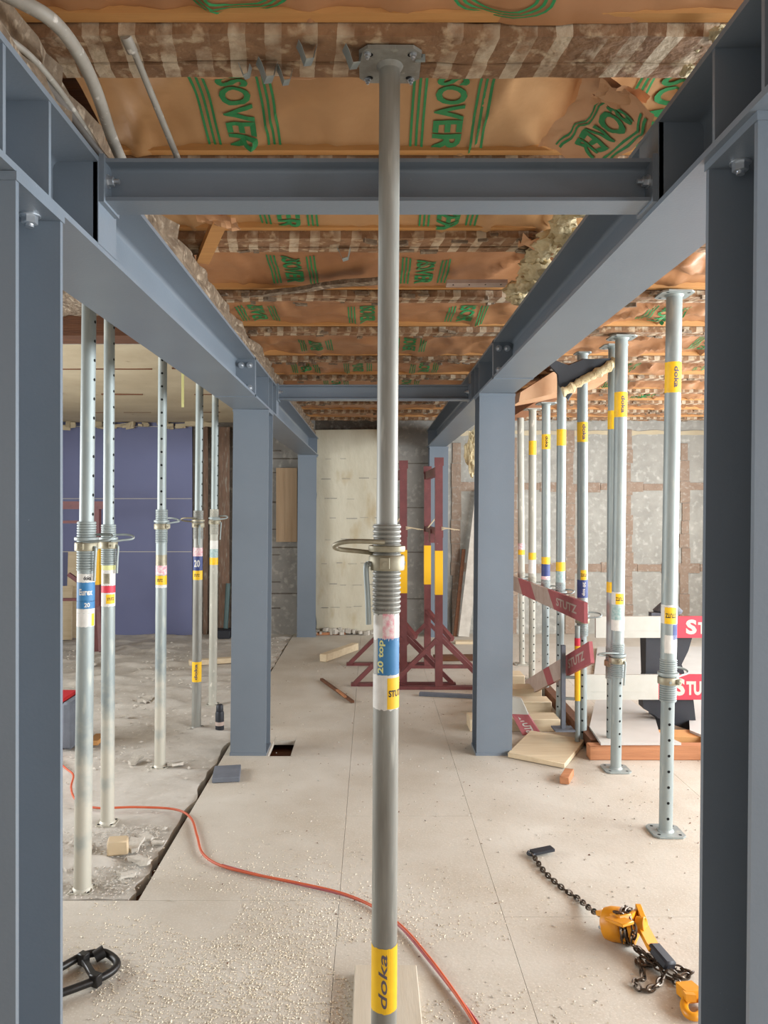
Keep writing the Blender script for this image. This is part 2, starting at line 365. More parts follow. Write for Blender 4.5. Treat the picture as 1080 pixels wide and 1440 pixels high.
# cream plaster panel with a torn left edge
pts = [(-.66, .02)]
for k in range(23):
    z = .02+2.44*k/22; pts.append((-.665+.03*noise.noise((k*1.7, 2, 0)), z))
pts += [(.20, 2.47), (.2, .02)]
b = MB(); b.prism(pts, (0, YB-.045, 0), (1, 0, 0), (0, 0, 1), (0, .09, 0))
struct('wall_back_plaster', b, M['cream'])
b = MB()
for z, x0, x1_ in ((.33, -.6, .2), (.86, -.6, .1), (1.4, -.5, .2), (1.87, -.6, .05), (2.12, -.55, -.3), (1.14, -.55, -.2), (.6, -.5, .18), (1.63, -.56, -.25)):
    k = x0
    while k < x1_:
        w = random.uniform(.05, .16); b.box((k+w/2, YB-.047, z+random.uniform(-.012, .012)), (w, .008, random.uniform(.004, .009))); k += w+random.uniform(.02, .14)
struct('trim_1', b, M['concrete'])
# plaster crumbs ledge at the foot of the cream panel
b = MB()
for k in range(40):
    b.box((random.uniform(-.66, .2), YB-.07+random.uniform(-.03, .03), .02+random.uniform(0, .05)), (random.uniform(.02, .07), .05, random.uniform(.02, .06)), random.uniform(0, 3))
tag(b.build('plaster_rubble', M['debris']), 'row of broken plaster crumbs along the foot of the cream wall', 'rubble', kind='stuff')
# dark masonry and posts to the left
b = MB(); b.span((-2.16, YB, -.1), (-1.36, YB+.25, 2.8)); struct('wall_back_dark', b, M['darkwall'])
b = MB()
for x0, w in ((-1.84, .13), (-2.02, .05), (-1.58, .04)): b.span((x0, YB-.06, -.02), (x0+w, YB+.02, 2.5))
struct('trim_2', b, M['masonwood'], jit=.02)
b = MB()
for z in (.3, .62, .95, 1.25, 1.6, 1.95, 2.2):
    b.span((-2.14, YB-.012, z), (-1.1, YB+.01, z+.012))
struct('trim_3', b, M['darkwall'], jit=.015)
b = MB(); b.span((XL, YB-.02, -.1), (-2.16, YB+.2, 2.56)); struct('wall_back_partition', b, M['bluewall'])
b = MB()
for z in (.99, 1.63, 2.50): b.span((XL, YB-.024, z), (-2.165, YB-.018, z+.008))
struct('trim_4', b, M['whitewall'])
# right part of the back wall: grey blocks framed by brick coloured bands
b = MB(); b.span((.9, YB, -.1), (XR, YB+.25, 2.9)); struct('wall_back_blocks', b, M['wallgrey'])
b = MB()
for x in (1.03, 1.72, 2.40, 3.10, 3.79, 4.45):
    z = 0
    while z < 2.3:
        h = random.uniform(.12, .3); b.box((x+random.uniform(-.012, .012), YB-.004, z+h/2), (.10+random.uniform(-.015, .02), .02, h*.98)); z += h
for z in (.80, 1.77):
    x = 1.03
    while x < XR:
        w = random.uniform(.15, .4); b.box((x+w/2, YB-.003, z+random.uniform(-.012, .012)), (w*.98, .018, .10+random.uniform(-.02, .02))); x += w
struct('trim_5', b, M['brick'])
b = MB(); rg = []
for k in range(70):
    x = .92+(XR-.92)*k/69; zt = 2.455+.02*noise.noise((x*6, 1, 0)); zb = 2.405+.03*noise.noise((x*5, 7, 0))
    rg.append([(x, YB-.012, zb), (x, YB-.012, zt), (x, YB+.01, zt), (x, YB+.01, zb)])
b.loft(rg)
struct('trim_6', b, M['plaster'])
b = MB(); b.span((.9, YB-.02, 2.62), (XR, YB+.02, 2.74)); struct('trim_7', b, M['concrete'])
b = MB()
for z in (.42, .98, 1.52, 2.05):
    b.span((.2, YB-.006, z), (.9, YB+.01, z+.012)); b.span((-1.36, YB-.006, z+.06), (-.68, YB+.01, z+.075))
struct('trim_10', b, M['darkwall'], jit=.01)
# side walls
b = MB(); b.span((XL-.25, YF, -.1), (XL, YB+.25, .85)); b.span((XL-.25, YF, 2.25), (XL, YB+.25, 2.9)); b.span((XL-.25, YF, .85), (XL, 2.2, 2.25)); b.span((XL-.25, 5.6, .85), (XL, YB+.25, 2.25)); struct('wall_left', b, M['whitewall'])  # left opening added to suit the fill lamp
b = MB(); b.span((XR, YF, -.1), (XR+.25, YB+.25, .75)); b.span((XR, YF, 2.35), (XR+.25, YB+.25, 2.9))
ed = [YF]+[t for w in WIN for t in w]+[YB+.25]
for i in range(0, len(ed), 2): b.span((XR, ed[i], .75), (XR+.25, ed[i+1], 2.35))
struct('wall_right', b, M['whitewall'])
# ceiling deck above the joists; plaster ceiling left at the back
b = MB(); b.span((XL, YF, 2.83), (XR, YB+.25, 2.95)); struct('ceiling', b, M['oldwood'])
b = MB(); bm = b.bm; g = []
for j in range(41):
    y = 4.72+(YB-4.72)*j/40; row = []
    for i in range(37):
        x = XL+(-.95-XL)*i/36
        row.append(bm.verts.new((x, y, CEIL+.006*noise.noise((x*2, y*2, 0))+.012*noise.noise((x*.7, y*.7, 4)))))
    g.append(row)
for j in range(40):
    for i in range(36): b.face((g[j][i], g[j+1][i], g[j+1][i+1], g[j][i+1]))
r = bmesh.ops.extrude_face_region(bm, geom=list(bm.faces)); bmesh.ops.translate(bm, vec=(0, 0, .12), verts=[e for e in r['geom'] if isinstance(e, bmesh.types.BMVert)])
struct('ceiling_plaster', b, M['plaster'])
b = MB()
for y, x0, x1_ in ((5.6, XL, -1.0), (6.9, XL, -1.0), (8.2, XL, -1.3)):
    x = x0
    while x < x1_:
        w = random.uniform(.2, .6); b.box((x+w/2, y+random.uniform(-.02, .02), CEIL-.004), (w, random.uniform(.008, .02), .012)); x += w+random.uniform(.05, .5)
struct('trim_8', b, M['oldwood'])
b = MB()
for k in range(46):
    b.box((random.uniform(-3.9, -1.9), YB-.06+random.uniform(-.05, .02), CEIL-.01-random.uniform(0, .05)), (random.uniform(.03, .14), .05, random.uniform(.01, .07)), random.uniform(0, 1))
struct('trim_9', b, M['plaster'], jit=.03)
# stone and lath ceiling nearer the camera on the left
b = MB(); bm = b.bm; g = []
for j in range(61):
    y = .8+(4.3-.8)*j/60; row = []
    for i in range(61):
        x = XL+(-.95-XL)*i/60
        row.append(bm.verts.new((x, y, CEIL+.05+.04*noise.noise((x*5, y*5, 0))+.02*noise.noise((x*14, y*14, 0)))))
    g.append(row)
for j in range(60):
    for i in range(60): b.face((g[j][i], g[j+1][i], g[j+1][i+1], g[j][i+1]))
r = bmesh.ops.extrude_face_region(bm, geom=list(bm.faces)); bmesh.ops.translate(bm, vec=(0, 0, .12), verts=[e for e in r['geom'] if isinstance(e, bmesh.types.BMVert)])
struct('ceiling_rubble', b, M['rubble'])
b = MB(); b.span((XL, 4.32, CEIL-.05), (-.92, 4.52, CEIL+.2)); single('ceiling_beam', b, M['oldwood'], 'dark old timber beam along the front edge of the plaster ceiling on the left', 'beam', jit=.01)
b = MB(); b.span((XL, 4.56, CEIL-.02), (-.92, 4.68, CEIL+.05)); single('ceiling_board', b, M['conduit'], 'pale grey board beside the dark timber beam at the plaster ceiling edge', 'board', jit=.008)

# ------------------------------------------------------------------ steelwork
def isec(w, d, tw, tf, r=.016):
    """outline of a rolled I section, centred in w, from 0 to d"""
    P = []
    def arc(cx, cy, a0): return [(cx+r*math.cos(a0+s*PI/2/3), cy+r*math.sin(a0+s*PI/2/3)) for s in range(4)]
    right = [(w/2, 0), (w/2, tf)]
    a = [(tw/2+r, tf+r)]
    lowR = [(tw/2+r+r*math.cos(t), tf+r+r*math.sin(t)) for t in (PI*1.5, PI*1.5-PI/6, PI*1.5-PI/3, PI)]
    upR = [(tw/2+r+r*math.cos(t), d-tf-r+r*math.sin(t)) for t in (PI, PI-PI/6, PI-PI/3, PI/2)]
    R = right+lowR+upR+[(w/2, d-tf), (w/2, d)]
    return R+[(-x, y) for x, y in reversed(R)]
HW, TW, TF = .22, .009, .013
def beam(label, xc, z0, d, y0, y1, stiff, ends, bolts, box=None):
    t = thing('steel_beam', label, 'beam', (xc, y0, z0), group='longitudinal steel beams')
    b = MB(); b.prism(isec(HW, d, TW, TF), (xc, y0, z0), (1, 0, 0), (0, 0, 1), (0, y1-y0, 0)); b.build('i_section', M['steel'], t)
    for y in stiff:
        for sx in (-1, 1):
            b = MB(); b.span((xc+sx*(TW/2-.001), y, z0+TF-.001), (xc+sx*(HW/2-.002), y+.011, z0+d-TF+.001)); b.build('stiffener', M['steel'], t)
    for y in ends:
        b = MB(); b.span((xc-HW/2, y, z0-.004), (xc+HW/2, y+.018, z0+d+.004)); b.build('end_plate', M['steel'], t)
    for x, y, z, dr in bolts:
        b = MB(); b.bolt((x, y, z), dr, .013, .012); b.build('bolt', M['zinc'], t)
    if box:
        s, ya, yb = box
        b = MB(); b.span((xc+s*(HW/2-.012), ya, z0+TF-.001), (xc+s*HW/2, yb, z0+d-TF+.001)); b.build('connection_plate', M['steel'], t)
    return t
LX, RX = -.635-HW/2, .668+HW/2
LZ, LD, RZ, RD = EYE+.598, .215, EYE+.697, .208
def lb(y): return [(LX+dx, y, LZ+dz, (0, -1, 0)) for dx in (.035, .08) for dz in (.045, LD-.045)]
def rb(y): return [(RX-dx, y, RZ+dz, (0, -1, 0)) for dx in (.035, .08) for dz in (.045, RD-.045)]
beam('near blue-grey steel beam on the left, carried by the close left column', LX, LZ, LD, .75, 4.225, (1.33, 1.52, 1.79, 1.905), (4.207,), lb(4.207), (1, 1.79, 1.916))
beam('far blue-grey steel beam on the left, beyond the bolted splice', LX, LZ, LD, 4.225, 9.28, (4.78, 4.97, 5.15, 5.265, 9.08), (4.225,), [], (1, 5.15, 5.276))
beam('near grey steel beam on the right, carried by the close right column', RX, RZ, RD, .75, 4.225, (1.31, 1.50, 1.79, 1.905), (4.207,), rb(4.207), (-1, 1.79, 1.916))
beam('far grey steel beam on the right, beyond the bolted splice', RX, RZ, RD, 4.225, 9.28, (4.78, 4.97, 5.15, 5.265, 9.08), (4.225,), [], (-1, 5.15, 5.276))
def cross(label, y, z0):
    x0, x1_ = LX+HW/2, RX-HW/2
    t = thing('steel_cross_beam', label, 'beam', ((x0+x1_)/2, y, z0), group='steel cross beams')
    b = MB(); b.prism(isec(.086, .10, .007, .009, .010), (x0+.012, y+.043, z0), (0, 1, 0), (0, 0, 1), (x1_-x0-.024, 0, 0)); b.build('i_section', M['steel'], t)
    for s, x in ((1, x0), (-1, x1_)):
        b = MB(); b.span((x, y-.012, z0-.006), (x+s*.012, y+.098, z0+.106)); b.build('end_plate', M['steel'], t)
        for dy in (.016, .07):
            b = MB(); b.bolt((x+s*.012, y+dy, z0+.052), (s, 0, 0), .012, .012); b.build('bolt', M['zinc'], t)
cross('front blue-grey steel cross beam bolted between the two near beams', 1.805, EYE+.715)
cross('back blue-grey steel cross beam between the two far beams', 5.17, EYE+.713)
def column(label, xc, y0, d, ztop, lean, bolts=()):
    h = ztop
    t = thing('steel_column', label, 'column', (xc-math.tan(lean)*h, y0+d/2, 0), (0, lean, 0), group='steel columns')
    b = MB(); b.prism(isec(HW, d, .010, .0125, .016), (0, -d/2, .015), (1, 0, 0), (0, 1, 0), (0, 0, h-.031)); b.build('h_section', M['steel'], t, world=False)
    b = MB(); b.span((-HW/2-.003, -d/2-.003, h-.017), (HW/2+.003, d/2+.003, h-.001)); b.build('cap_plate', M['steel'], t, world=False)
    b = MB(); b.span((-HW/2-.004, -d/2-.004, -.002), (HW/2+.004, d/2+.004, .016)); b.build('base_plate', M['steel'], t, world=False)
    for x, y in bolts:
        b = MB(); b.bolt((x, y, h-.017), (0, 0, -1), .0155, .006); b.build('bolt', M['zinc'], t, world=False)
dg = math.radians
column('close blue-grey steel column at the left picture edge', LX, 1.374, .21, LZ, 0.0, ((.062, -.05), (-.062, -.05), (.062, .06), (-.062, .06)))
column('middle blue-grey steel column on the left beside the floor gap', LX, 4.77, .21, LZ, dg(.5))
column('farthest left blue-grey steel column at the cream wall', LX-.008, 9.06, .21, LZ, dg(.3))
column('close dark steel column at the right picture edge', RX+.016, 1.36, .21, RZ, dg(.55), ((.062, -.05), (-.062, -.05), (-.062, .06), (.062, .06)))
column('middle blue-grey steel column on the right beside the stacked lumber', RX+.004, 4.77, .21, RZ, dg(.5))
column('farthest right blue-grey steel column behind the maroon trestles', RX+.02, 9.06, .21, RZ, dg(.3))

# ------------------------------------------------------------------ ceiling joists, battens, paper faced insulation
JY = [1.725, 2.345, 2.965, 3.75, 4.50, 5.36, 6.12, 6.86, 7.60, 8.32, 9.0]
ORD = ['', 'first', 'second', 'third', 'fourth', 'fifth', 'sixth', 'seventh', 'eighth', 'ninth', 'tenth', 'eleventh', 'twelfth']
X0, X1 = -.80, 4.55
for i, y in enumerate(JY):
    n = len(JY)-i
    lab = {0: 'plaster streaked wooden joist resting on the head plate of the foreground prop', 1: 'plaster streaked wooden joist just above the front steel cross beam'}.get(i, 'plaster streaked wooden ceiling joist, %s behind the front steel cross beam' % ORD[i-1])
    t = thing('ceiling_joist', lab, 'joist', (1.875, y, CEIL), group='plaster streaked ceiling joists')
    b = MB(); b.span((X0, y-.055, CEIL+.03), (X1, y+.055, CEIL+.278)); b.build('timber', M['oldwood'], t)
    b = MB(); bm = b.bm
    # two lath boards under the timber, bowed and split
    for (ya, yb) in (((-.085, .018), (.024, .082)) if i < 3 else ((-.062, .01), (.014, .058))):
        rings = []
        for k in range(200):
            x = X0+(X1-X0)*k/199; e = .012*noise.noise((x*3, i*7, ya*9))+.016*noise.noise((x*11, i*5, ya*9)); z = CEIL+max(0, .014*noise.noise((x*1.3, i*3+ya, 2)))
            rings.append([(x, y+ya+e*.5, z), (x, y+yb+e*.5, z+.003), (x, y+yb+e*.5, CEIL+.031), (x, y+ya+e*.5, CEIL+.031)])
        b.loft(rings)
    b.build('lath_board', M['lath'], t)
    if i > 1:   # ragged plaster remains hanging along the edges
        b = MB()
        for k in range(60):
            x = random.uniform(X0, X1); b.box((x, y+random.choice((-.062, .058))+random.uniform(-.01, .01), CEIL+random.uniform(-.006, .014)), (random.uniform(.015, .07), random.uniform(.01, .03), random.uniform(.006, .02)), random.uniform(-.4, .4))
        b.build('plaster_remnant', M['rubble'], t, jit=.01)['kind'] = 'stuff'
    b = MB(); b.span((X0+.05, y-.118, CEIL+.028), (X1, y-.088, CEIL+.062))
    bl = {0: 'yellow pine batten along the front of the joist on the foreground prop', 1: 'yellow pine batten seen just above the front steel cross beam'}.get(i, 'yellow pine batten along the front of the %s joist behind the front steel cross beam' % ORD[i-1])
    single('ceiling_batten', b, M['batten'], bl, 'batten', 'pine battens along the joists', jit=.004)
bays = [(.75, JY[0])]+[(JY[i], JY[i+1]) for i in range(len(JY)-1)]+[(JY[-1], YB-.03)]
def sheet_fn(k):
    ya, yb = bays[k][0]+.075, bays[k][1]-.09
    if k == 0: ya = .78
    if k == len(bays)-1: yb = YB-.02
    def f(x, y):
        t = min(1, max(0, (y-ya)/(yb-ya)))
        z = CEIL+.035+(.075 if k < 2 else .04 if k < 4 else .022)*math.sin(PI*min(1, t*1.05))**.8*(1-.45*t)+.014*(1-t)
        r = max(0, min(1, (x-.7)/.6))          # more crumpled towards the windows
        el = max(0, -.35-x)*1.2
        z += (.012+.02*r+.03*el)*noise.noise((x*2.3+k*5, y*5, k*3.1))+(.008+.015*r+.02*el)*noise.noise((x*7+k, y*9, 9))
        z += (.007+.012*r+.016*el)*(1-abs(noise.noise((x*13+k*2, y*6, 4)))*2.2)*.7
        z -= (.016+.014*r)*max(0, 1-abs(noise.noise((x*3.1+.6*y+k*7, y*1.2, 2)))*9)      # sharp pleats
        return min(CEIL+.2, max(z, CEIL+.02))
    return f, ya, yb
LOGO = {0: (-.27, .27), 1: (-.365, .215, .80), 2: (-.30, .28), 3: (-.35, .24), 4: (-.62, -.02, .52, 1.6), 5: (-.36, .25, 2.2), 6: (-.5, -.1, .4, 1.9, 2.6), 7: (-.3, .3, 2.1), 8: (1.8, 2.6)}
for k in range(len(bays)):
    f, ya, yb = sheet_fn(k)
    lab = ['brown paper faced insulation sheet nearest the camera, in front of the foreground prop',
           'brown paper insulation sheet with two large green logos between foreground prop and front cross beam',
           'brown paper insulation sheet with green print seen just under the front cross beam'][k] if k < 3 else \
          'brown paper insulation sheet between the %s and %s joists behind the front steel cross beam' % (ORD[k-2], ORD[k-1]) if k < len(bays)-1 else 'brown paper insulation sheet against the back wall'
    t = thing('insulation_sheet', lab, 'insulation', (1.875, (ya+yb)/2, CEIL+.04), group='paper faced insulation sheets')
    b = MB(); bm = b.bm; g = []; ny = 20 if k < 6 else 12; nx = 190
    for j in range(ny+1):
        y = ya+(yb-ya)*j/ny; row = []
        for i in range(nx+1):
            x = X0+.03+(X1-X0-.05)*i/nx; row.append(bm.verts.new((x, y, f(x, y))))
        g.append(row)
    for j in range(ny):
        for i in range(nx): b.face((g[j][i], g[j+1][i], g[j+1][i+1], g[j][i+1]))
    top = [[bm.verts.new((g[j][i].co.x, g[j][i].co.y, CEIL+.272)) for i in (0, nx)] for j in (0, ny)]
    b.face([top[0][0], top[0][1], top[1][1], top[1][0]])
    b.face([g[0][i] for i in range(nx+1)]+[top[0][1], top[0][0]]); b.face([g[ny][i] for i in range(nx, -1, -1)]+[top[1][0], top[1][1]])
    b.face([g[j][0] for j in range(ny, -1, -1)]+[top[0][0], top[1][0]]); b.face([g[j][nx] for j in range(ny+1)]+[top[1][1], top[0][1]])
    b.build('paper_facing', M['paper'] if k in (1, 2) else M['paper3'], t, smooth=60)
    # turned-over stapling flange hanging beside the joist behind which the sheet starts
    if k > 0:
        b = MB(); rA = []
        for i in range(150):
            x = X0+.05+(X1-X0-.1)*i/149; w = .05+.035*noise.noise((x*1.7, k*4, 1)); dz = .012+.02*abs(noise.noise((x*3, k*3, 7)))
            y = ya+.012
            w = max(.02, w+.03*noise.noise((x*9, k, 3)))
            rA.append([(x, y, CEIL+.05), (x, y+w*.4, CEIL+.04-dz), (x, y+w, CEIL+.05-dz*.4), (x, y+w, CEIL+.053-dz*.4), (x, y+w*.4, CEIL+.044-dz), (x, y, CEIL+.054)])
        b.loft(rA); b.build('stapling_flange', M['paper2'], t)
    for lx in LOGO.get(k, ()):
        b = MB(); y_s = ya+.135 if k < 3 else ya+.20; ln = min(.30, (yb-.02-y_s)*1.02); mid = (y_s+yb)/2+.008; ln *= .92
        if k == 0: ln = .66; mid = yb-.40
        fs = lambda u, v: (lx+u, mid-v, f(lx+u, mid-v)-.004)
        letters(b, 'ISOVER', ln*.98, .085, fs, cuts=.02, turn=3, bold=.03)
        for sx in (-.102, -.086, -.070, .070, .086, .102):
            n = 24
            for q in range(n):
                va, vb = -ln/2+ln*q/n, -ln/2+ln*(q+1)/n
                b.face([b.bm.verts.new(fs(sx+dx, v)) for dx, v in ((-.0035, va), (.0035, va), (.0035, vb), (-.0035, vb))])
        if k == 0:
            for rr in (.070, .086, .102):
                pr = None
                for q in range(13):
                    a = PI+PI*q/12; cur = [(math.cos(a)*(rr-.0035), math.sin(a)*(rr-.0035)*.45-ln/2), (math.cos(a)*(rr+.0035), math.sin(a)*(rr+.0035)*.45-ln/2)]
                    if pr: b.face([b.bm.verts.new(fs(*p)) for p in (pr[0], pr[1], cur[1], cur[0])])
                    pr = cur
        b.build('printed_logo', M['green'], t, smooth=0)
# wall remnant (rubble) lying along the top of the left beam, torn fibre along the right one
b = MB(); rings = []
for k in range(150):
    y = .8+8.3*k/149; n1 = noise.noise((y*4, 1, 0)); n2 = noise.noise((y*7, 5, 0)); n3 = noise.noise((y*15, 9, 0))
    xo = LX+HW/2-.035+.045*n1+.02*n3
    rings.append([(LX-HW/2, y, LZ+LD), (xo, y, LZ+LD), (xo+.02*n2, y, LZ+LD+.05), (xo-.03+.04*n3, y, LZ+LD+.10), (xo-.02+.03*n2, y, LZ+LD+.15), (xo-.10, y, LZ+LD+.20), (LX-HW/2, y, LZ+LD+.18)])
b.loft(rings); tag(b.build('wall_remnant', M['rubble']), 'ragged strip of broken masonry lying along the top of the left steel beams', 'masonry')
def fluff(name, c, sz, label, seed, m='fibre'):
    b = MB(); bmesh.ops.create_icosphere(b.bm, subdivisions=4, radius=1)
    for v in b.bm.verts:
        d = v.co.copy(); q = 1+.45*noise.noise(d*2.2+Vector((seed, 0, 0)))+.28*noise.noise(d*6+Vector((0, seed, 0)))+.12*noise.noise(d*15)
        v.co = Vector((d.x*sz[0]*q, d.y*sz[1]*q, d.z*sz[2]*q))+Vector(c)
    single(name, b, M[m], label, 'insulation', smooth=60)
def fibre_strip(c0, c1, n, rad, label, seed):
    """row of overlapping torn lumps of glass fibre"""
    b = MB(); rr = random.Random(seed); c0 = Vector(c0); c1 = Vector(c1)
    for k in range(n):
        t_ = MB(); bmesh.ops.create_icosphere(t_.bm, subdivisions=3, radius=1)
        c = c0.lerp(c1, k/max(1, n-1))+Vector((rr.uniform(-.03, .03), 0, rr.uniform(-.012, .012))); r = rad*rr.uniform(.6, 1.2)
        for v in t_.bm.verts:
            d = v.co.copy(); q = 1+.5*noise.noise(d*2+Vector((seed+k, 0, 0)))+.4*noise.noise(d*5+Vector((0, seed+k, 0)))+.3*noise.noise(d*11)
            v.co = Vector((d.x*r*q, d.y*r*q*1.5, d.z*r*q*.6))+c
        me_ = bpy.data.meshes.new('lump'); t_.bm.to_mesh(me_); t_.bm.free(); b.bm.from_mesh(me_); bpy.data.meshes.remove(me_)
    single('fibre_tuft', b, M['fibre'], label, 'insulation', smooth=60)
fibre_strip((.69, 2.45, CEIL-.03), (.66, 3.55, CEIL-.03), 15, .05, 'torn yellow glass fibre spilling over the right beam behind the front cross beam', 3)
fibre_strip((.735, 1.45, CEIL-.0), (.735, 1.75, CEIL-.0), 6, .018, 'pale torn glass fibre at the right end of the prop-borne joist', 8)
# paper curling down at the right beam
t = thing('torn_paper', 'curled brown paper with green print hanging onto the right beam by the cross beam', 'paper', (.65, 2.0, LZ+.3))
def curl(u, v):       # u along the beam 0..1, v from ceiling to beam 0..1
    y = 1.82+.40*u; x = .50+.17*v+.02*math.sin(u*5)+.012*noise.noise((u*6, v*4, 2)); h = 1.035-.10*v**1.6+.014*noise.noise((u*7, v*5, 5))+.02*(u-.5)*v
    return Vector((x, y, EYE+h))
b = MB(); G = [[b.bm.verts.new(curl(i/20, j/12)) for i in range(21)] for j in range(13)]
for j in range(12):
    for i in range(20): b.face((G[j][i], G[j][i+1], G[j+1][i+1], G[j+1][i]))
b.build('paper', M['paper2'], t)
b = MB(); dn = Vector((-.0015, 0, -.003))
letters(b, 'ISOVER', .62, .36, lambda u, v: curl(.52-u, .62+v)+dn, cuts=.03, turn=3 if False else 2, bold=.03)
for v0 in (.30, .36, .86, .92):
    for q in range(16):
        b.face([b.bm.verts.new(curl(uu, vv)+dn) for uu, vv in ((.1+.05*q, v0), (.15+.05*q, v0), (.15+.05*q, v0+.03), (.1+.05*q, v0+.03))])
b.build('printed_logo', M['green'], t, smooth=0)
for (xx, yy, zz_, sz, lb_) in ((.60, 1.86, 1.0, .09, 'crumpled brown paper scrap at the right end of the streaked joist by the cross beam'), (.62, 2.86, .985, .10, 'crumpled brown paper scrap hanging beside the fibre on the right beam'), (-.52, 2.60, .98, .11, 'crumpled brown paper scrap hanging by the pine brace at the left beam')):
    b = MB(); n_ = 9; G = [[b.bm.verts.new(Vector((xx+sz*(i/n_-.5)*1.3, yy+sz*(j/n_-.5), EYE+zz_+.22*sz*noise.noise((i*.45+xx*9, j*.45, 1))-.3*sz*(i/n_)))) for i in range(n_+1)] for j in range(n_+1)]
    for j in range(n_):
        for i in range(n_): b.face((G[j][i], G[j][i+1], G[j+1][i+1], G[j+1][i]))
    single('paper_scrap', b, M['paper2'], lb_, 'paper', smooth=25)
# sagging plaster crusted lath and a pale strip under the joists
b = MB(); rg = []
for k in range(30):
    q = k/29; p = UP(352+180*q, 419-22*q, .985); w = .035+.05*q; rg.append([p+Vector((0, -w/2, .006*noise.noise((k*.5, 0, 0)))), p+Vector((0, w/2, .004)), p+Vector((0, w/2, .018)), p+Vector((0, -w/2, .018))])
b.loft(rg); single('lath_strip', b, M['rubble'], 'plaster crusted lath strip hanging askew under the joist left of the foreground prop', 'lath', jit=.01)
b = MB(); p = UP(628, 400, .988); q = UP(712, 400, .988); b.span((p.x, p.y-.035, p.z-.004), (q.x, p.y+.035, p.z+.012))
for k in range(4): b.box((p.x+.03+.07*k, p.y-.01, p.z-.0045), (.006, .006, .003), mi=1)
single('pale_strip', b, [M['whiteold'], M['hole']], 'pale nailed strip fixed under the joist right of the foreground prop', 'strip', jit=.003)
# torn flap, black to imitate the hole's shade, over the right-hand prop row
b = MB(); o0 = UP(782, 512, .93)
b.prism([(-.05, .10), (-.02, .13), (.06, .11), (.16, .14), (.34, .12), (.30, .06), (.24, .04), (.19, -.01), (.13, -.05), (.08, -.11), (.05, -.06), (.02, -.02), (.0, .05)], W(782, 535, 4.7), (1, 0, 0), (0, -.25, 1), (0, .05, 0))
single('hole_shade_flap', b, M['blackrub'], 'dark torn flap imitating the shaded hole in the ceiling tear behind the right steel beam', 'flap', jit=.035)
b = MB(); pth = smooth_path([W(792, 552, 4.66), W(815, 540, 4.66), W(838, 524, 4.66), W(862, 510, 4.68)], 6)
b.tube(pth, [.030+.022*noise.noise((k*.9, 0, 0)) for k in range(len(pth))], 12)
single('fibre_roll', b, M['fibre'], 'rolled strip of yellow fibre hanging below the dark torn flap', 'insulation', jit=.04)
b = MB(); b.prism([(-.16, -.06), (.1, .0), (.34, .06), (.5, .10), (.5, .18), (.1, .18), (-.16, .02)], W(760, 555, 5.72), (1, 0, 0), (0, 0, 1), (0, .33, 0))
single('torn_paper', b, M['paper2'], 'torn brown paper sagging behind the dark flap above the prop row', 'paper', jit=.03)
fluff('fibre_tuft', W(664, 637, 6.6), (.055, .06, .17), 'yellow fibre clump hanging beside the right middle column', 11)
# timber header carried by the far props
b = MB(); b.span((1.36, 6.05, EYE+.855), (1.50, 7.75, EYE+1.0)); single('timber_header', b, M['redwood'], 'short timber header lying on the three farthest right-hand props', 'beam', jit=.01)
# slanting rod, brace, clips, conduits
b = MB(); b.tube([(-.52, 1.66, CEIL+.0), (-.462, 1.86, LZ+LD+.012)], .0075, 10); b.cyl((-.525, 1.645, CEIL+.004), (-.52, 1.675, CEIL-.012), .012)
single('steel_rod', b, M['conduit'], 'thin grey rod slanting from the streaked joist down to the front cross beam', 'rod')
b = MB(); b.bar(UP(285, 366, .984), UP(330, 262, .984), .05, .028, up=(0, 0, 1)); single('timber_brace', b, M['batten'], 'short slanting pine brace near the left beam behind the front cross beam', 'brace')
def clip(name, x, y, label, s=1.0, up=1, h=.99):
    c = UP(x, y, h); b = MB(); a = random.uniform(-.4, .4); dx = Vector((math.cos(a), math.sin(a), 0))
    p = [c-dx*.018*s+Vector((0, 0, .012)), c-dx*.012*s, c-dx*.004*s+Vector((0, 0, -.022*s)), c+dx*.010*s+Vector((0, 0, -.018*s)), c+dx*.016*s+Vector((0, 0, .008*s))]
    q = smooth_path(p, 4); s2 = Vector((-dx.y, dx.x, 0))*.012*s
    b.loft([[pp-s2, pp+s2, pp+s2+Vector((0, 0, .002)), pp-s2+Vector((0, 0, .002))] for pp in p])
    single(name, b, M['galv'], label, 'clip', 'bent metal clips on the streaked joist')
clip('metal_clip', 376, 96, 'bent metal clip on the streaked joist, second from the left', 1.3)
clip('metal_clip', 401, 104, 'bent metal clip on the streaked joist, third from the left', 1.0)
clip('metal_clip', 345, 98, 'bent metal clip on the streaked joist, leftmost of its row', .8)
clip('metal_clip', 432, 72, 'bent metal clip on the streaked joist, fourth from the left', 1.2)
clip('metal_clip', 497, 77, 'bent metal clip on the streaked joist, just left of the foreground prop head', 1.2)
clip('metal_clip', 484, 354, 'shiny metal clip on the second joist behind the front cross beam', 1.5, h=.985)
b = MB(); c = W(591, 79, 1.71); b.box(c, (.022, .006, .024)); b.box(c+Vector((0, .004, .012)), (.03, .004, .008)); b.box(c+Vector((0, -.0035, 0)), (.008, .003, .009), mi=1)
single('square_bracket', b, [M['galv'], M['hole']], 'small square steel bracket on the joist right of the foreground prop head', 'bracket')
b = MB(); b.tube(smooth_path([UP(-40, -30, .93), UP(25, 0, .91), UP(75, 30, .90), UP(110, 75, .90), UP(136, 130, .885), UP(156, 190, .87), UP(172, 228, .86)], 8), .0135, 12)
single('conduit', b, M['conduit'], 'thick pale grey conduit curving along the top left above the beam', 'conduit')
b = MB(); b.tube(smooth_path([UP(-40, 0, .90), UP(0, 62, .885), UP(45, 100, .875), UP(90, 150, .868), UP(128, 200, .86), UP(158, 236, .85)], 8), .0095, 10)
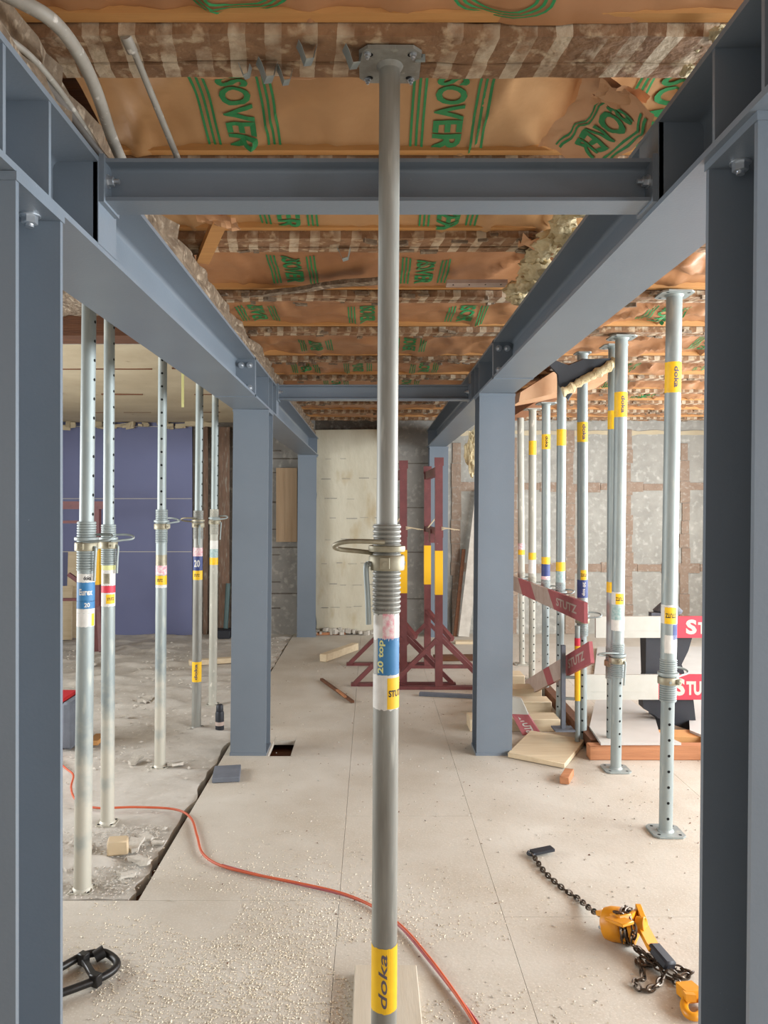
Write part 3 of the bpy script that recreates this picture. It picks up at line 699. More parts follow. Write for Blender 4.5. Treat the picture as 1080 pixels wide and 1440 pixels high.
single('conduit', b, M['cable'], 'thinner dark cable curving below the thick grey conduit at top left', 'cable')
b = MB(); b.tube(smooth_path([UP(-30, 30, .91), UP(30, 68, .90), UP(70, 110, .885), UP(112, 168, .872), UP(150, 228, .862)], 8), .007, 10)
single('conduit', b, M['conduit'], 'thin grey cable running between the thick conduit and the dark cable', 'cable')
b = MB(); c = W(257, 572, 5.0); b.box(c+Vector((0, 0, .178)), (.017, .004, .362)); single('hanging_strip', b, M['inky'], 'narrow yellow strip hanging from the ceiling behind the left beam', 'strip')

# ------------------------------------------------------------------ adjustable steel props
def cylfn(r, zc, a0=0.0):
    return lambda u, v: (r*math.sin(u/r+a0), -r*math.cos(u/r+a0), zc+v)
def sticker(parent, r, z0, z1, m, a0=0.0, half=1.9, text=None, turn=0, ink='ink', tw=None, th=None, off=0.0, bold=.02, ragged=0.0, lay=1, shear=0.0):
    """label wrapped round the tube, its lettering in the same mesh"""
    b = MB(); rr = r+.0004*lay; n = 22; lo, hi = [], []
    for k in range(n+1):
        a = a0-half+2*half*k/n; jz = ragged*noise.noise((k*.9, z0*9, 1)); jz2 = ragged*noise.noise((k*.9, z1*9, 6))
        lo.append(b.bm.verts.new((rr*math.sin(a), -rr*math.cos(a), z0+jz))); hi.append(b.bm.verts.new((rr*math.sin(a), -rr*math.cos(a), z1+jz2)))
    for k in range(n): b.face((lo[k], lo[k+1], hi[k+1], hi[k]))
    if text:
        letters(b, text, tw, th, cylfn(rr+.0004, (z0+z1)/2, a0+off), 1, cuts=.006, turn=turn, bold=bold, shear=shear)
    return b.build('sticker', [M[m], M[ink]], parent, world=False, smooth=0)
def prop(base, ztop, zc, label, flip=False, ro=.0302, ri=.0242, lean=(0, 0), yaw=0.0, plate=.07, holes=True, hole_a=0.0, labels=(), tube='galv', itube=None, rod=1, loop=1, thread=(.10, .10), hstep=.10, head=True, name='steel_prop', group='adjustable steel props'):
    L = ztop-base[2]
    t = thing(name, label, 'prop', base, (lean[1], lean[0], 0), group)
    zc = zc-base[2]
    mt = M[tube]; mi_ = M[itube or tube]
    zz = (lambda z: L-z) if flip else (lambda z: z)
    c = (L-zc) if flip else zc                       # collar height measured from the outer tube's end
    lo, hi = thread
    def sp(b, prof, **k): return b.lathe([(r, zz(z)) for r, z in prof], **k)
    b = MB(); sp(b, [(ro, .006), (ro, c-lo), (ro+.0008, c-lo), (ro+.0008, c+hi)], n=28); ot = b.build('outer_tube', mt, t, world=False)
    # inner tube with its pin holes
    b = MB(); sp(b, [(ri, c-.1), (ri, L-.006)], n=28)
    if holes:
        z = c+hi+.03
        while z < L-.07:
            for sgn in (0, PI):
                a = hole_a+sgn; h = []
                for q in range(10):
                    du, dv = .0068*math.cos(2*PI*q/10), .0068*math.sin(2*PI*q/10)
                    h.append(b.bm.verts.new(((ri+.0004)*math.sin(a+du/ri), -(ri+.0004)*math.cos(a+du/ri), zz(z)+dv)))
                b.face(h, 1)
            z += hstep
    it = b.build('inner_tube', [mi_, M['hole']], t, world=False)
    # rolled thread above and below the nut
    b = MB(); pr = [(ro, c-lo)]; z = c-lo
    while z < c+hi-.004:
        pr += [(ro+.0008, z+.001), (ro+.0032, z+.0035), (ro+.0032, z+.007), (ro+.0008, z+.0095)]; z += .0105
    pr += [(ro+.001, c+hi), (ri+.0005, c+hi)]
    sp(b, pr, n=28); b.build('thread', M['galv_old'] if tube == 'galv_old' else mt, t, world=False)
    # collar nut with two lugs and a screw
    b = MB(); b.lathe([(ro+.003, zc-.018), (ro+.0105, zc-.018), (ro+.0115, zc-.014), (ro+.0115, zc+.012), (ro+.009, zc+.016), (ro+.003, zc+.016)], n=26)
    for sgn in (-1, 1):
        a = yaw+sgn*1.35; d = Vector((math.sin(a), -math.cos(a), 0)); p = d*(ro+.016)+Vector((0, 0, zc))
        b.box(p, (.024, .020, .024), math.atan2(d.y, d.x)); b.cyl(p+Vector((0, 0, -.002))+d*.002, p+d*.002+Vector((.0, -.014, -.002)), .006, n=10)
    b.build('collar_nut', M['cast'], t, world=False)
    if loop:       # handle of the nut: a long wire eye swung to one side
        b = MB(); a = yaw; d = Vector((math.sin(a), -math.cos(a), 0)); s = Vector((math.cos(a), math.sin(a), 0)); z = Vector((0, 0, zc+.030))
        P = [d*.010+s*.034, d*.050+s*.036, d*.095+s*.028, d*.118+s*.004, d*.108-s*.018, d*.06-s*.026, d*.010-s*.034]
        b.tube([p+z+Vector((0, 0, .42*p.dot(s)+.05*p.dot(d))) for p in smooth_path(P, 6)], .0054, 9)
        b.lathe([(ro+.004, zc+.022), (ro+.012, zc+.024), (ro+.013, zc+.030), (ro+.012, zc+.036), (ro+.004, zc+.038)], n=26)
        b.build('nut_handle', M['cast'] if tube == 'galv_old' else M['galv'], t, world=False)
    if rod:        # G-shaped locking pin, its tail hanging
        b = MB(); a = yaw+rod; d = Vector((math.sin(a), -math.cos(a), 0)); P = [-d*(ri+.02), d*(ro+.010), d*(ro+.016), d*(ro+.021)+Vector((0, 0, -.010)), d*(ro+.017)+Vector((0, 0, -.07)), d*(ro+.014)+Vector((0, 0, -.135))]
        q = smooth_path([p+Vector((0, 0, zc-.004)) for p in P], 5)
        b.tube(q, .0062, 9); b.build('locking_pin', M['galv'], t, world=False)
    for nm, z0 in (('base_plate', 0.0), ('head_plate', L-.008)):
        if nm == 'head_plate' and not head: continue
        b = MB(); k = plate; e = k*.72
        out = [(k, e), (e, k), (-e, k), (-k, e), (-k, -e), (-e, -k), (e, -k), (k, -e)]
        b.prism(out, (0, 0, z0), (1, 0, 0), (0, 1, 0), (0, 0, .008))
        zr = z0+.008 if nm == 'base_plate' else z0; sg = 1 if nm == 'base_plate' else -1
        rr = (ri if (flip == (nm == 'base_plate')) else ro)
        b.lathe([(rr, zr), (rr+.007, zr), (rr+.005, zr+sg*.004), (rr, zr+sg*.010)], n=24)
        for sx in (-1, 1):
            for sy in (-1, 1):
                cc = [(sx*k*.66+.008*math.cos(2*PI*q/10), sy*k*.66+.008*math.sin(2*PI*q/10)) for q in range(10)]
                b.face([b.bm.verts.new((x, y, zr+sg*.0006)) for x, y in cc], 1)
        b.build(nm, [mi_ if rr == ri else mt, M['hole']], t, world=False)
    for kw in labels:
        kw = dict(kw); which = kw.pop('on', 'o'); za = kw.pop('za')-base[2]; zb = kw.pop('zb')-base[2]
        sticker(ot if which == 'o' else it, ro if which == 'o' else ri, min(za, zb), max(za, zb), **kw)
    return t
def lab(Z, ya, yb, m, **k): return dict(za=zof(ya, Z), zb=zof(yb, Z), m=m, **k)
# foreground prop standing on its plank
Zc = 1.735; P0 = Vector(((540.0-CX)*Zc/F-.0025, Zc, .032)); LN = math.atan((.0434-.0305)/2.07)
pf = prop(P0, CEIL-.002, zof(790, Zc), 'foreground steel prop standing in the middle with yellow, blue and white stickers', ro=.0288, ri=.0236, lean=(LN, 0), yaw=-1.45, plate=.069, holes=False, tube='galv_old', rod=.25, thread=(.115, .085),
     labels=[lab(Zc, 1325, 1415, 'yellow', text='doka', turn=1, ink='inkg', tw=.120, th=.020, off=-.12, bold=.012, shear=.25, ragged=.003),
             lab(Zc, 862, 897, 'white', ragged=.01), lab(Zc, 858, 895, 'pink', half=.45, a0=.15, lay=2, ragged=.012),
             lab(Zc, 895, 946, 'blue', a0=.55, half=1.25, text='20 top', turn=1, ink='inky', tw=.074, th=.018, off=-.95, bold=.03), lab(Zc, 946, 994, 'white', ragged=.004),
             lab(Zc, 950, 993, 'yellow', half=.85, a0=.93, lay=2, text='STUTZ', ink='ink', tw=.046, th=.015, off=.02, bold=.03)])
pf.location.x = P0.x
for dx, dy in ((-.05, -.05), (.05, -.05), (-.05, .05), (.05, .05)):
    b = MB(); L_ = CEIL-.002-.032; b.bolt((dx, dy, L_-.008), (0, 0, -1), .006, .004); b.build('bolt', M['zinc'], pf, world=False)
def bz(y): return FL(0, y).y
def std(Z, ys, tilt=0, flipped=False):
    """small stack of worn stickers between pixel rows; ys = [(ya, yb, colour, text)]"""
    out = []
    for q in ys:
        ya, yb, m, tx = q[:4]; ex = q[4] if len(q) > 4 else {}
        h = (yb-ya)*Z/F
        d = dict(ragged=.003)
        if tx: d.update(text=tx, tw=ex.get('tw', .042), th=ex.get('th', h*.5), turn=ex.get('turn', 2 if flipped else 0), ink=ex.get('ink', 'ink'), bold=.03, off=ex.get('off', 0.0))
        for k in ('half', 'a0', 'lay'):
            if k in ex: d[k] = ex[k]
        out.append(lab(Z, ya, yb, m, **d))
    return out
def left_prop(xb, yb, xt, label, yc, ys, yaw, hole_a, ro=.0325, ri=.026, tube='galv_lime', rod=.6, itube=None, extra=()):
    p = FL(xb, yb, -.014); Z = p.y; top = (xt-CX)*Z/F
    lean = math.atan((top-p.x)/2.55)
    prop(p, CEIL-.004, zof(yc, Z), label, ro=ro, ri=ri, lean=(lean, 0), yaw=yaw, labels=std(Z, ys)+list(extra), tube=tube, itube=itube, hole_a=hole_a, rod=rod, hstep=.078, plate=.048)
wt = dict(ink='white')
left_prop(116, 1252, 126, 'left-hand prop nearest the close left column, with the big blue sticker', 768, [(806, 818, 'white', 'doka', dict(off=.5, tw=.03, th=.016)), (818, 845, 'blue', 'Eurex', dict(ink='white', th=.026, off=.35, tw=.055)), (844, 855, 'blue', '20', dict(ink='white', off=.5, tw=.022, th=.018)), (855, 861, 'white', None), (861, 880, 'white', None), (862, 879, 'yellow', None, dict(half=.25, a0=1.3, lay=2)), (862, 879, 'yellow', None, dict(half=.2, a0=-1.35, lay=2))], 1.3, 1.35, ro=.0345, ri=.0285, rod=-.25)
left_prop(151, 1158, 154, 'left-hand prop, second row back, with red and yellow stickers', 766, [(793, 801, 'inky', None), (801, 823, 'white', None), (806, 820, 'cast', None, dict(half=.5, a0=0, lay=2)), (823, 833, 'redl', None), (833, 852, 'white', None), (835, 848, 'yellow', 'STUTZ', dict(half=.7, a0=.7, lay=2, tw=.035, th=.014))], 1.9, 1.35, tube='galv_lime', itube='galv', rod=-.6)
left_prop(225, 1079, 229, 'lone left-hand prop in front of the blue wall with a yellow sticker', 740, [(780, 795, 'cast', None), (795, 808, 'pink', None), (809, 822, 'yellow', 'STUTZ', dict(tw=.035, th=.018)), (822, 826, 'white', None)], 2.4, 0.15, ro=.0325, ri=.026, rod=0)
Z4 = FL(276, 1024).y
left_prop(276, 1024, 281, 'left-hand prop with yellow tape near its foot before the brown masonry', 738, [(770, 782, 'pink', None), (782, 802, 'navy', '20', dict(ink='white', th=.05)), (802, 815, 'yellow', 'STUTZ', dict(tw=.04, th=.02)), (930, 958, 'yellow', 'doka', dict(ink='inkg', turn=1, tw=.11, th=.022))], -1.5, 1.3, rod=1.9, tube='galv_old', itube='galv')
left_prop(299, 991, 303, 'farthest left-hand prop close beside the middle left column', 734, [(760, 772, 'white', None), (772, 784, 'teal', None), (784, 794, 'yellow', None)], 1.2, 1.3, ro=.0315, tube='galv_dusty', itube='galv')
# right-hand row: outer tube up
def right_prop(xb, yb, xt, ytop, label, yc, ys, yaw, hole_a=.1, ro=.0365, ri=.031, tube='galv', X=None, loop=1, rod=1.2, name='steel_prop', plate=.075):
    p = FL(xb, yb, .002); Z = p.y; top = (xt-CX)*Z/F; zt = zof(ytop, Z) if ytop else CEIL-.004
    lean = math.atan((top-p.x)/2.5)
    prop(p, zt, zof(yc, Z), label, flip=True, ro=ro, ri=ri, lean=(lean, 0), yaw=yaw, labels=std(Z, ys, flipped=True), tube=tube, hole_a=hole_a, loop=loop, rod=rod, hstep=.074, plate=plate)
dk = dict(turn=3, tw=.10, th=.024, ink='inkg', off=.1)
right_prop(936, 1170, 948, 413, 'nearest right-hand prop, beside the close right column, in front of the red boards', 956, [(510, 553, 'yellow', 'doka', dk), (850, 853, 'white', None), (853, 876, 'yellow', 'STUTZ', dict(half=.8, a0=-.15, lay=2, tw=.05, th=.022)), (853, 876, 'white', None), (877, 898, 'navy', None, dict(half=.6, a0=.75)), (892, 917, 'white', None, dict(half=1.0, a0=.1)), ], 2.0, -.05, rod=1.0)
right_prop(866, 1082, 874, 474, 'second nearest right-hand prop, its wire handle swung left over the white board', 928, [(552, 587, 'yellow', 'doka', dk), (832, 850, 'white', None), (834, 849, 'yellow', 'STUTZ', dict(half=.7, lay=2, tw=.05, th=.022)), (850, 871, 'teal', None), (871, 886, 'white', None)], -1.4, .35, rod=2.0)
right_prop(859, 1060, 863, None, 'prop almost hidden behind the second nearest right-hand prop', 932, [(578, 604, 'yellow', None), (818, 833, 'yellow', None)], 1.0, -1.2, ro=.033, ri=.028, rod=0, loop=0)
right_prop(819, 1045, 819, None, 'right-hand prop under the torn ceiling with a navy sticker beside the barrier post', 872, [(594, 622, 'yellow', 'doka', dk), (801, 815, 'yellow', 'STUTZ', dict(half=.6, tw=.04, th=.02)), (815, 840, 'navy', '20 top', dict(turn=3, ink='white', tw=.09, th=.024))], 1.3, -.3, ro=.034, ri=.028, rod=1.6, plate=.05)
right_prop(787, 1012, 790, None, 'right-hand prop behind the short barrier fork, fourth back in its row', 838, [(604, 627, 'yellow', None), (790, 803, 'yellow', None), (803, 825, 'teal', None)], .6, -.8, ro=.033, ri=.027)
right_prop(767, 981, 768, 567, 'right-hand prop standing behind the sloping guard board, third from the back', 832, [(611, 632, 'yellow', 'doka', dict(turn=3, tw=.09, th=.024, ink='ink')), (783, 793, 'yellow', None), (793, 810, 'navy', None), (810, 824, 'pink', None)], .8, .4, ro=.034, ri=.029)
right_prop(748, 957, 749, 575, 'second farthest right-hand prop behind the stacked lumber', 826, [(620, 640, 'yellow', None), (777, 787, 'yellow', None), (787, 806, 'white', None)], .8, .4, tube='galv_dusty', ro=.033, ri=.028)
right_prop(734, 934, 732, 581, 'farthest right-hand prop in the row, next to the column', 818, [(764, 773, 'pink', None), (773, 780, 'yellow', None)], .8, .4, tube='galv_dusty', ro=.032, ri=.027)

# ------------------------------------------------------------------ maroon trestles at the back
def trestle(label, xf, yf, Zf, Zb, ztop, xoff, mirror=1):
    t = thing('trestle', label, 'trestle', (xf, (Zf+Zb)/2, 0), group='maroon trestles')
    s = .062
    for Z, x, zt in ((Zf, xf, ztop), (Zb, xf+xoff, ztop-.03)):
        zlo, zhi = .80, 1.17
        b = MB(); b.span((x-s/2, Z-s/2, .03), (x+s/2, Z+s/2, zt)); b.span((x-s/2-.004, Z-s/2-.004, 1.28), (x+s/2+.004, Z+s/2+.004, 1.34)); b.build('post', M['maroon'], t)
        b = MB(); b.span((x-s/2-.0015, Z-s/2-.0015, zlo), (x+s/2+.0015, Z+s/2+.0015, zhi)); b.build('yellow_band', M['yellowp'], t)
        b = MB(); b.span((x-.45, Z-.03, .0), (x+.45, Z+.03, .028)); b.build('foot_bar', M['maroon'], t)
        for sg in (-1, 1):
            b = MB(); b.bar((x+sg*.02, Z+.02*sg, .42), (x+sg*.42, Z+.02*sg, .022), .035, .05, up=(0, 1, 0)); b.build('strut', M['maroon'], t)
        b = MB(); b.span((x-s*.62, Z-s*.62, zt-.02), (x+s*.62, Z-s*.3, zt+.05)); b.build('fork', M['maroon'], t)
    b = MB(); b.bar((xf, Zf, ztop-.06), (xf+xoff, Zb, ztop-.07), .05, .07, up=(0, 0, 1)); b.build('top_bar', M['maroon'], t)
    b = MB(); b.bar((xf, Zf, 1.33), (xf+xoff, Zb, 1.33), .05, .05, up=(0, 0, 1)); b.box((xf+xoff*.5, (Zf+Zb)/2, 1.28), (.06, .22, .12)); b.build('middle_bar', M['maroon'], t)
    b = MB()
    for k in range(3):
        q = Vector((xf+.02, Zf-.036, 1.345+.012*k)); b.tube(smooth_path([q, q+Vector((.05, -.012, .012-.01*k)), q+Vector((.11+.02*k, -.02, -.012*k))], 4), .0035, 6)
    q = Vector((xf+xoff*.6, (Zf+Zb)/2, 1.37)); b.tube([q+Vector((-.04, 0, -.02)), q+Vector((.03, -.02, .07))], .006, 6)
    b.build('binding_wire', M['rawwood'], t)
    b = MB(); b.bar((xf+xoff, Zb-.03, .55), (xf+xoff+.2*mirror, Zb-.35, .33), .04, .04); b.build('strut', M['maroon'], t)
xa = (617-CX)*6.5/F; xb_ = (568-CX)*6.5/F
trestle('maroon trestle with yellow bands, right one of the pair before the back wall', xa, 0, 6.5, 7.35, zof(652, 6.5), (601-CX)*7.35/F-xa)
trestle('maroon trestle with yellow bands, partly behind the foreground prop', xb_, 0, 6.62, 7.47, zof(655, 6.5), (553-CX)*7.35/F-xb_)
# maroon stand in front of the blue partition on the left
t = thing('trestle', 'maroon trestle in front of the blue partition with timber leaning on it', 'trestle', (-3.0, 8.2, 0), group='maroon trestles')
xp = (136-CX)*8.2/F
for x, nm in ((xp, 'post'), (-3.62, 'post')):
    b = MB(); b.span((x-.035, 8.17, 0), (x+.035, 8.24, zof(708, 8.2))); b.build(nm, M['maroon'], t)
b = MB(); b.span((-3.75, 8.16, zof(716, 8.2)), (xp+.1, 8.25, zof(705, 8.2))); b.build('top_bar', M['maroon'], t)
b = MB(); b.span((-3.7, 8.18, zof(736, 8.2)), (xp, 8.22, zof(732, 8.2))); b.build('middle_bar', M['maroon'], t)
b = MB(); b.span((-3.7, 8.18, zof(845, 8.2)), (xp, 8.22, zof(841, 8.2))); b.build('lower_bar', M['maroon'], t)
b = MB(); b.span((xp-.037, 8.167, zof(822, 8.2)), (xp+.037, 8.243, zof(772, 8.2))); b.build('yellow_band', M['yellowp'], t)
b = MB(); b.bar((xp-.02, 8.2, .62), (xp-.3, 8.2, .82), .04, .04, up=(0, 1, 0)); b.build('strut', M['maroon'], t)
b = MB(); b.bar((xp+.02, 8.2, .50), (xp+.1, 8.05, .02), .04, .04, up=(0, 1, 0)); b.build('strut', M['maroon'], t)
for k, (xa_, xc_, yt, lb_) in enumerate(((106, 103, 776, 'taller pine board leaning at the maroon trestle before the blue partition'), (92, 91, 824, 'shorter pine board leaning left beside the taller pine board'))):
    b = MB(); p0 = W(xc_, 892, 9.0-.12*k); p0.z = 0; p1 = W(xa_, yt, 9.08-.10*k); b.bar(p0, p1, .16, .03, up=(0, -1, .1)); single('leaning_board', b, M['rawwood'], lb_, 'board', 'pine boards leaning by the blue partition')
# board fixed on the dark masonry, rubble plank on the right, pipe left
b = MB(); p = W(403, 760, 9.2); b.box((p.x, 9.215, (zof(658, 9.2)+zof(762, 9.2))/2), (.25, .03, zof(658, 9.2)-zof(762, 9.2)))
b.box((p.x-.03, 9.198, 1.55), (.012, .006, .8)); single('wooden_board', b, M['oakboard'], 'upright brown wooden board on the dark wall left of the cream plaster', 'board')
b = MB(); p0 = W(652, 885, 9.1); p1 = W(676, 690, 9.22); p0.z = .0; b.bar(p0, p1, .13, .04, up=(0, -1, 0)); single('leaning_plank', b, M['debris'], 'rough dusty plank leaning on the back wall beside the right column', 'plank', jit=.02)
b = MB(); p0 = W(640, 888, 9.12); p1 = W(652, 772, 9.22); p0.z = .0; b.bar(p0, p1, .04, .03, up=(0, -1, 0)); single('leaning_plank', b, M['oldwood'], 'thin dark lath leaning left of the rough dusty plank', 'lath', jit=.01)
b = MB(); p = FL(322, 888); b.span((p.x-.14, 9.0, -.01), (p.x+.1, 9.2, .09)); single('timber_block', b, M['blackrub'], 'dark block at the foot of the brown masonry by the left column', 'block', bevel=.008)
b = MB(); p = FL(321, 886); b.cyl((p.x+.05, 9.15, .09), (p.x+.07, 9.2, .62), .028); single('drain_pipe', b, mat('green_pipe', srgb(70, 92, 90), rough=.5), 'short green pipe standing on the dark block by the masonry', 'pipe')

# ------------------------------------------------------------------ barrier boards and right-hand floor works
def face_text(b, s, c, w, h, mi, y): letters(b, s, w, h, lambda u, v: (c[0]+u, y, c[1]+v), mi, bold=.045)
Zb = 5.12
for ya, yb_, xl, xm, lb_, sz, yy in ((867, 897, 838, 949, 'upper red and white guard board with white block letters', 'STUTZ', .109), (949, 984, 822, 926, 'lower red and white guard board with white block letters', 'STUTZ', .140)):
    z0, z1 = zof(yb_, Zb), zof(ya, Zb); x0 = (xl-CX)*Zb/F; x1_ = (xm-CX)*Zb/F; x2 = 2.75; h = z1-z0
    t = thing('guard_board', lb_, 'barrier', ((x0+x2)/2, Zb, z0), group='red and white guard boards')
    b = MB(); b.span((x0, Zb, z0), (x1_, Zb+.024, z1))
    b.span((x0+.05, Zb-.002, z0+h*.32), (x1_-.08, Zb, z0+h*.34)); b.build('white_half', M['whiteb'], t)
    b = MB(); b.span((x1_, Zb, z0), (x2, Zb+.024, z1)); yy_ = x1_+yy; face_text(b, 'S', (yy_, (z0+z1)/2+.002), .072, h*.70, 1, Zb-.0015)
    face_text(b, 'TUTZ', (yy_+.042+.105, (z0+z1)/2-.006), .205, h*.56, 1, Zb-.0015)
    b.build('red_half', [M['redp'], M['whiteb']], t, smooth=0)
# black plastic feet and cloth behind the boards
b = MB(); Zk = Zb+.06
u = lambda x, y: ((x-CX)*Zk/F, zof(y, Zk))
b.prism([u(*q) for q in ((908, 893), (974, 893), (968, 915), (960, 935), (966, 955), (975, 985), (982, 1031), (950, 1022), (926, 1010), (922, 1006), (905, 996), (903, 975), (908, 950))], (0, Zk, 0), (1, 0, 0), (0, 0, 1), (0, .10, 0))
single('black_sheet', b, M['blackrub'], 'stiff black plastic sheet hanging behind the two guard boards with letters', 'sheet', jit=.012)
b = MB(); b.span((u(927, 900)[0], Zk+.14, .003), (u(952, 900)[0], Zk+.20, u(927, 866)[1])); b.lathe([(.09, 0), (.10, .02), (.05, .07), (.0005, .09)], (u(955, 0)[0], Zk+.20, u(0, 868)[1]), 16)
single('barrier_post', b, M['slate'], 'dark round-headed post carrying the guard boards with letters', 'post')
# guard boards running back along the props
def long_board(pa, pb, h, label, segs, seed):
    t = thing('guard_board', label, 'barrier', tuple((Vector(pa)+Vector(pb))/2-Vector((0, 0, h/2))), group='red and white guard boards')
    pa, pb = Vector(pa), Vector(pb); d = (pb-pa); up = Vector((0, 0, 1)); up = (up-d.normalized()*up.dot(d.normalized())).normalized(); nrm = d.cross(up).normalized()
    for k, (f0, f1, c, sk0, sk1) in enumerate(segs):
        b = MB(); q = [pa+d*f0-up*h/2-d*sk0, pa+d*f1-up*h/2-d*sk1, pa+d*f1+up*h/2+d*sk1, pa+d*f0+up*h/2+d*sk0]
        b.loft([[p-nrm*.011 for p in q], [p+nrm*.011 for p in q]])
        if c == 'redold' and f1-f0 > .2:
            ctr = pa+d*(f0+f1)/2
            for sg in (-1, 1): letters(b, 'STUTZ', d.length*(f1-f0)*.62, h*.45, lambda uu, vv: ctr-d.normalized()*(-uu)*sg+up*vv+nrm*.0122*sg, 1, bold=.03)
        b.build('red_panel' if c == 'redold' else 'white_panel', [M[c], M['whiteold']], t, smooth=0)
    return t
ZA = 4.93
long_board(W(824, 862, 4.60), W(698, 810, 7.9), .125, 'faded red and white guard board running back along the prop row', [(0, .26, 'redold', 0, .03), (.26, .44, 'whiteold', .03, .03), (.44, .60, 'redold', .03, .03), (.60, .8, 'whiteold', .03, .03), (.8, 1, 'redold', .03, 0)], 1)
pB = FL(741, 968, .06)
long_board(W(832, 917, 4.50), pB, .125, 'faded guard board sloping from the barrier post down to the floor', [(0, .33, 'redold', 0, .03), (.33, .52, 'whiteold', .03, .03), (.52, .62, 'redold', .03, .03), (.62, 1, 'whiteold', .03, 0)], 2)
t = thing('guard_board', 'short red and white guard board leaning at the lumber stack by the middle right column', 'barrier', tuple(FL(745, 1033)), group='red and white guard boards')
def slope(name, qs, m):
    b = MB(); b.loft([[p for p in qs], [p+Vector((.004, .02, .006)) for p in qs]]); b.build(name, m, t, smooth=0)
A_, B_ = FL(735, 1034, .003), FL(760, 1032, .003); C_, D_ = W(743, 1005, 5.25), W(719, 1004, 5.25); E_, G_ = W(733, 983, 5.28), W(709, 978, 5.28)
slope('red_panel', [A_, B_, C_, D_], M['redold']); slope('white_panel', [D_, C_, E_, G_], M['whiteb'])
b = MB(); letters(b, 'STUTZ', .9, .5, lambda u, v: (A_+(B_-A_)*(.5+v*.9)+(D_-A_)*(.5+u*.9))-Vector((0, .004, 0)), bold=.03, turn=0); b.build('lettering', M['whiteb'], t, smooth=0)
# barrier post with red and yellow bands plus the grey fork
Zp = 4.95; xq = (812-CX)*Zp/F
t = thing('barrier_post', 'slim barrier post with red and yellow bands beside the navy sticker prop', 'post', (xq, Zp, 0))
b = MB(); b.cyl((xq, Zp, 0), (xq, Zp, zof(880, Zp)), .016); b.box((xq-.015, Zp-.01, .005), (.07, .08, .01)); b.build('tube', M['galv'], t)
b = MB(); b.cyl((xq, Zp, zof(985, Zp)), (xq, Zp, zof(908, Zp)), .0185); b.build('yellow_band', M['yellowp'], t)
b = MB(); b.cyl((xq, Zp, zof(908, Zp)), (xq, Zp, zof(897, Zp)), .0185); b.build('red_band', M['redp'], t)
b = MB(); xg = (793-CX)*Zp/F
for y in (953, 983): b.tube([(xq, Zp, zof(y, Zp)), (xg, Zp+.02, zof(y, Zp))], .010)
b.build('rung', M['galv'], t)
b = MB(); b.box((xg, Zp+.02, (zof(908, Zp)+zof(1027, Zp))/2), (.026, .03, zof(908, Zp)-zof(1027, Zp))); b.box((xg, Zp+.02, zof(1027, Zp)+.004), (.13, .12, .008)); b.build('fork_post', M['slate'], t)
# lumber stack behind the middle right column, plywood panel in front
for k, (x_, y_, z0_, dz_, dy_, lb_) in enumerate(((788, 1029, .0, .085, .18, 'lowest pine offcut of the stepped stack behind the right column'),
      (776, 1007, .0, .105, .17, 'second pine offcut of the stepped stack behind the right column'), (762, 992, .0, .13, .17, 'third pine offcut of the stepped stack behind the right column'), (738, 974, .0, .14, .2, 'farthest pine offcut of the stepped stack behind the right column'))):
    p = FL(x_, y_); b = MB(); ln = (.62, .55, .4, .25)[k]; b.span((p.x-ln, p.y, .0), (p.x, p.y+dy_, dz_))
    single('pine_offcut', b, M['rawwood'], lb_, 'offcut', 'pine offcuts stacked behind the right column', bevel=.004)
q = [FL(714, 1066), FL(794, 1082), FL(823, 1047), FL(746, 1034)]
b = MB(); b.loft([[Vector((p.x, p.y, .004)) for p in q], [Vector((p.x, p.y, .034)) for p in q]]); single('plywood_panel', b, M['rawwood'], 'plywood offcut lying flat in front of the middle right column', 'panel', bevel=.003)
b = MB(); p0 = FL(794, 1104); p1 = FL(800, 1090); b.bar(p0+Vector((0, 0, .02)), p1+Vector((0, 0, .02)), .05, .04); single('wood_scrap', b, M['redwood'], 'small brown wood scrap on the floor in front of the plywood offcut', 'scrap', bevel=.004, jit=.008)
# timber frame round the floor opening with white sheets
b = MB(); b.span((1.33, 4.68, .0), (3.2, 4.76, .086)); single('timber_kerb', b, M['redwood'], 'brown timber kerb lying across behind the second right-hand prop', 'timber', bevel=.004)
b = MB(); p0 = FL(829, 1030, .05); b.bar((1.40, 4.80, .05), (1.43, 6.6, .05), .06, .08); single('timber_kerb', b, M['oldwood'], 'dark timber kerb running back beside the white sheet', 'timber')
def flat(poly, z, th, name, m, label, cat):
    q = [FL(x, y, z) for x, y in poly]; b = MB(); b.loft([[Vector((p.x, p.y, z)) for p in q], [Vector((p.x, p.y, z+th)) for p in q]]); return single(name, b, m, label, cat)
M['sheet'] = mat('sheet_and_glare', srgb(200, 197, 190), srgb(186, 181, 173), rough=.6, scale=3)
flat([(845, 1048), (958, 1048), (927, 1033), (921, 1012), (905, 1001), (876, 979), (838, 985), (829, 1025)], .088, .015, 'sheet_and_glare', M['sheet'], 'pale sheet lying on the timber kerb under the guard boards', 'sheet')
flat([(970, 1030), (1080, 1075), (1080, 985), (968, 985)], .088, .015, 'sheet_and_glare', M['sheet'], 'second pale sheet near the close right column beyond the black sheet', 'sheet')
flat([(835, 955), (1000, 955), (1000, 912), (840, 912)], .004, .02, 'sheet_and_glare', M['sheet'], 'pale layer imitating the bright daylit floor at the back between the guard boards', 'sheet')  # added pale layer: daylight reflected by the floor, put into colour
b = MB(); p = FL(950, 1040, .09); b.span((p.x-.15, 4.86, .002), (p.x+.35, 5.02, .088)); single('pine_offcut', b, M['batten'], 'pine offcut lying behind the brown kerb below the black sheet', 'offcut')

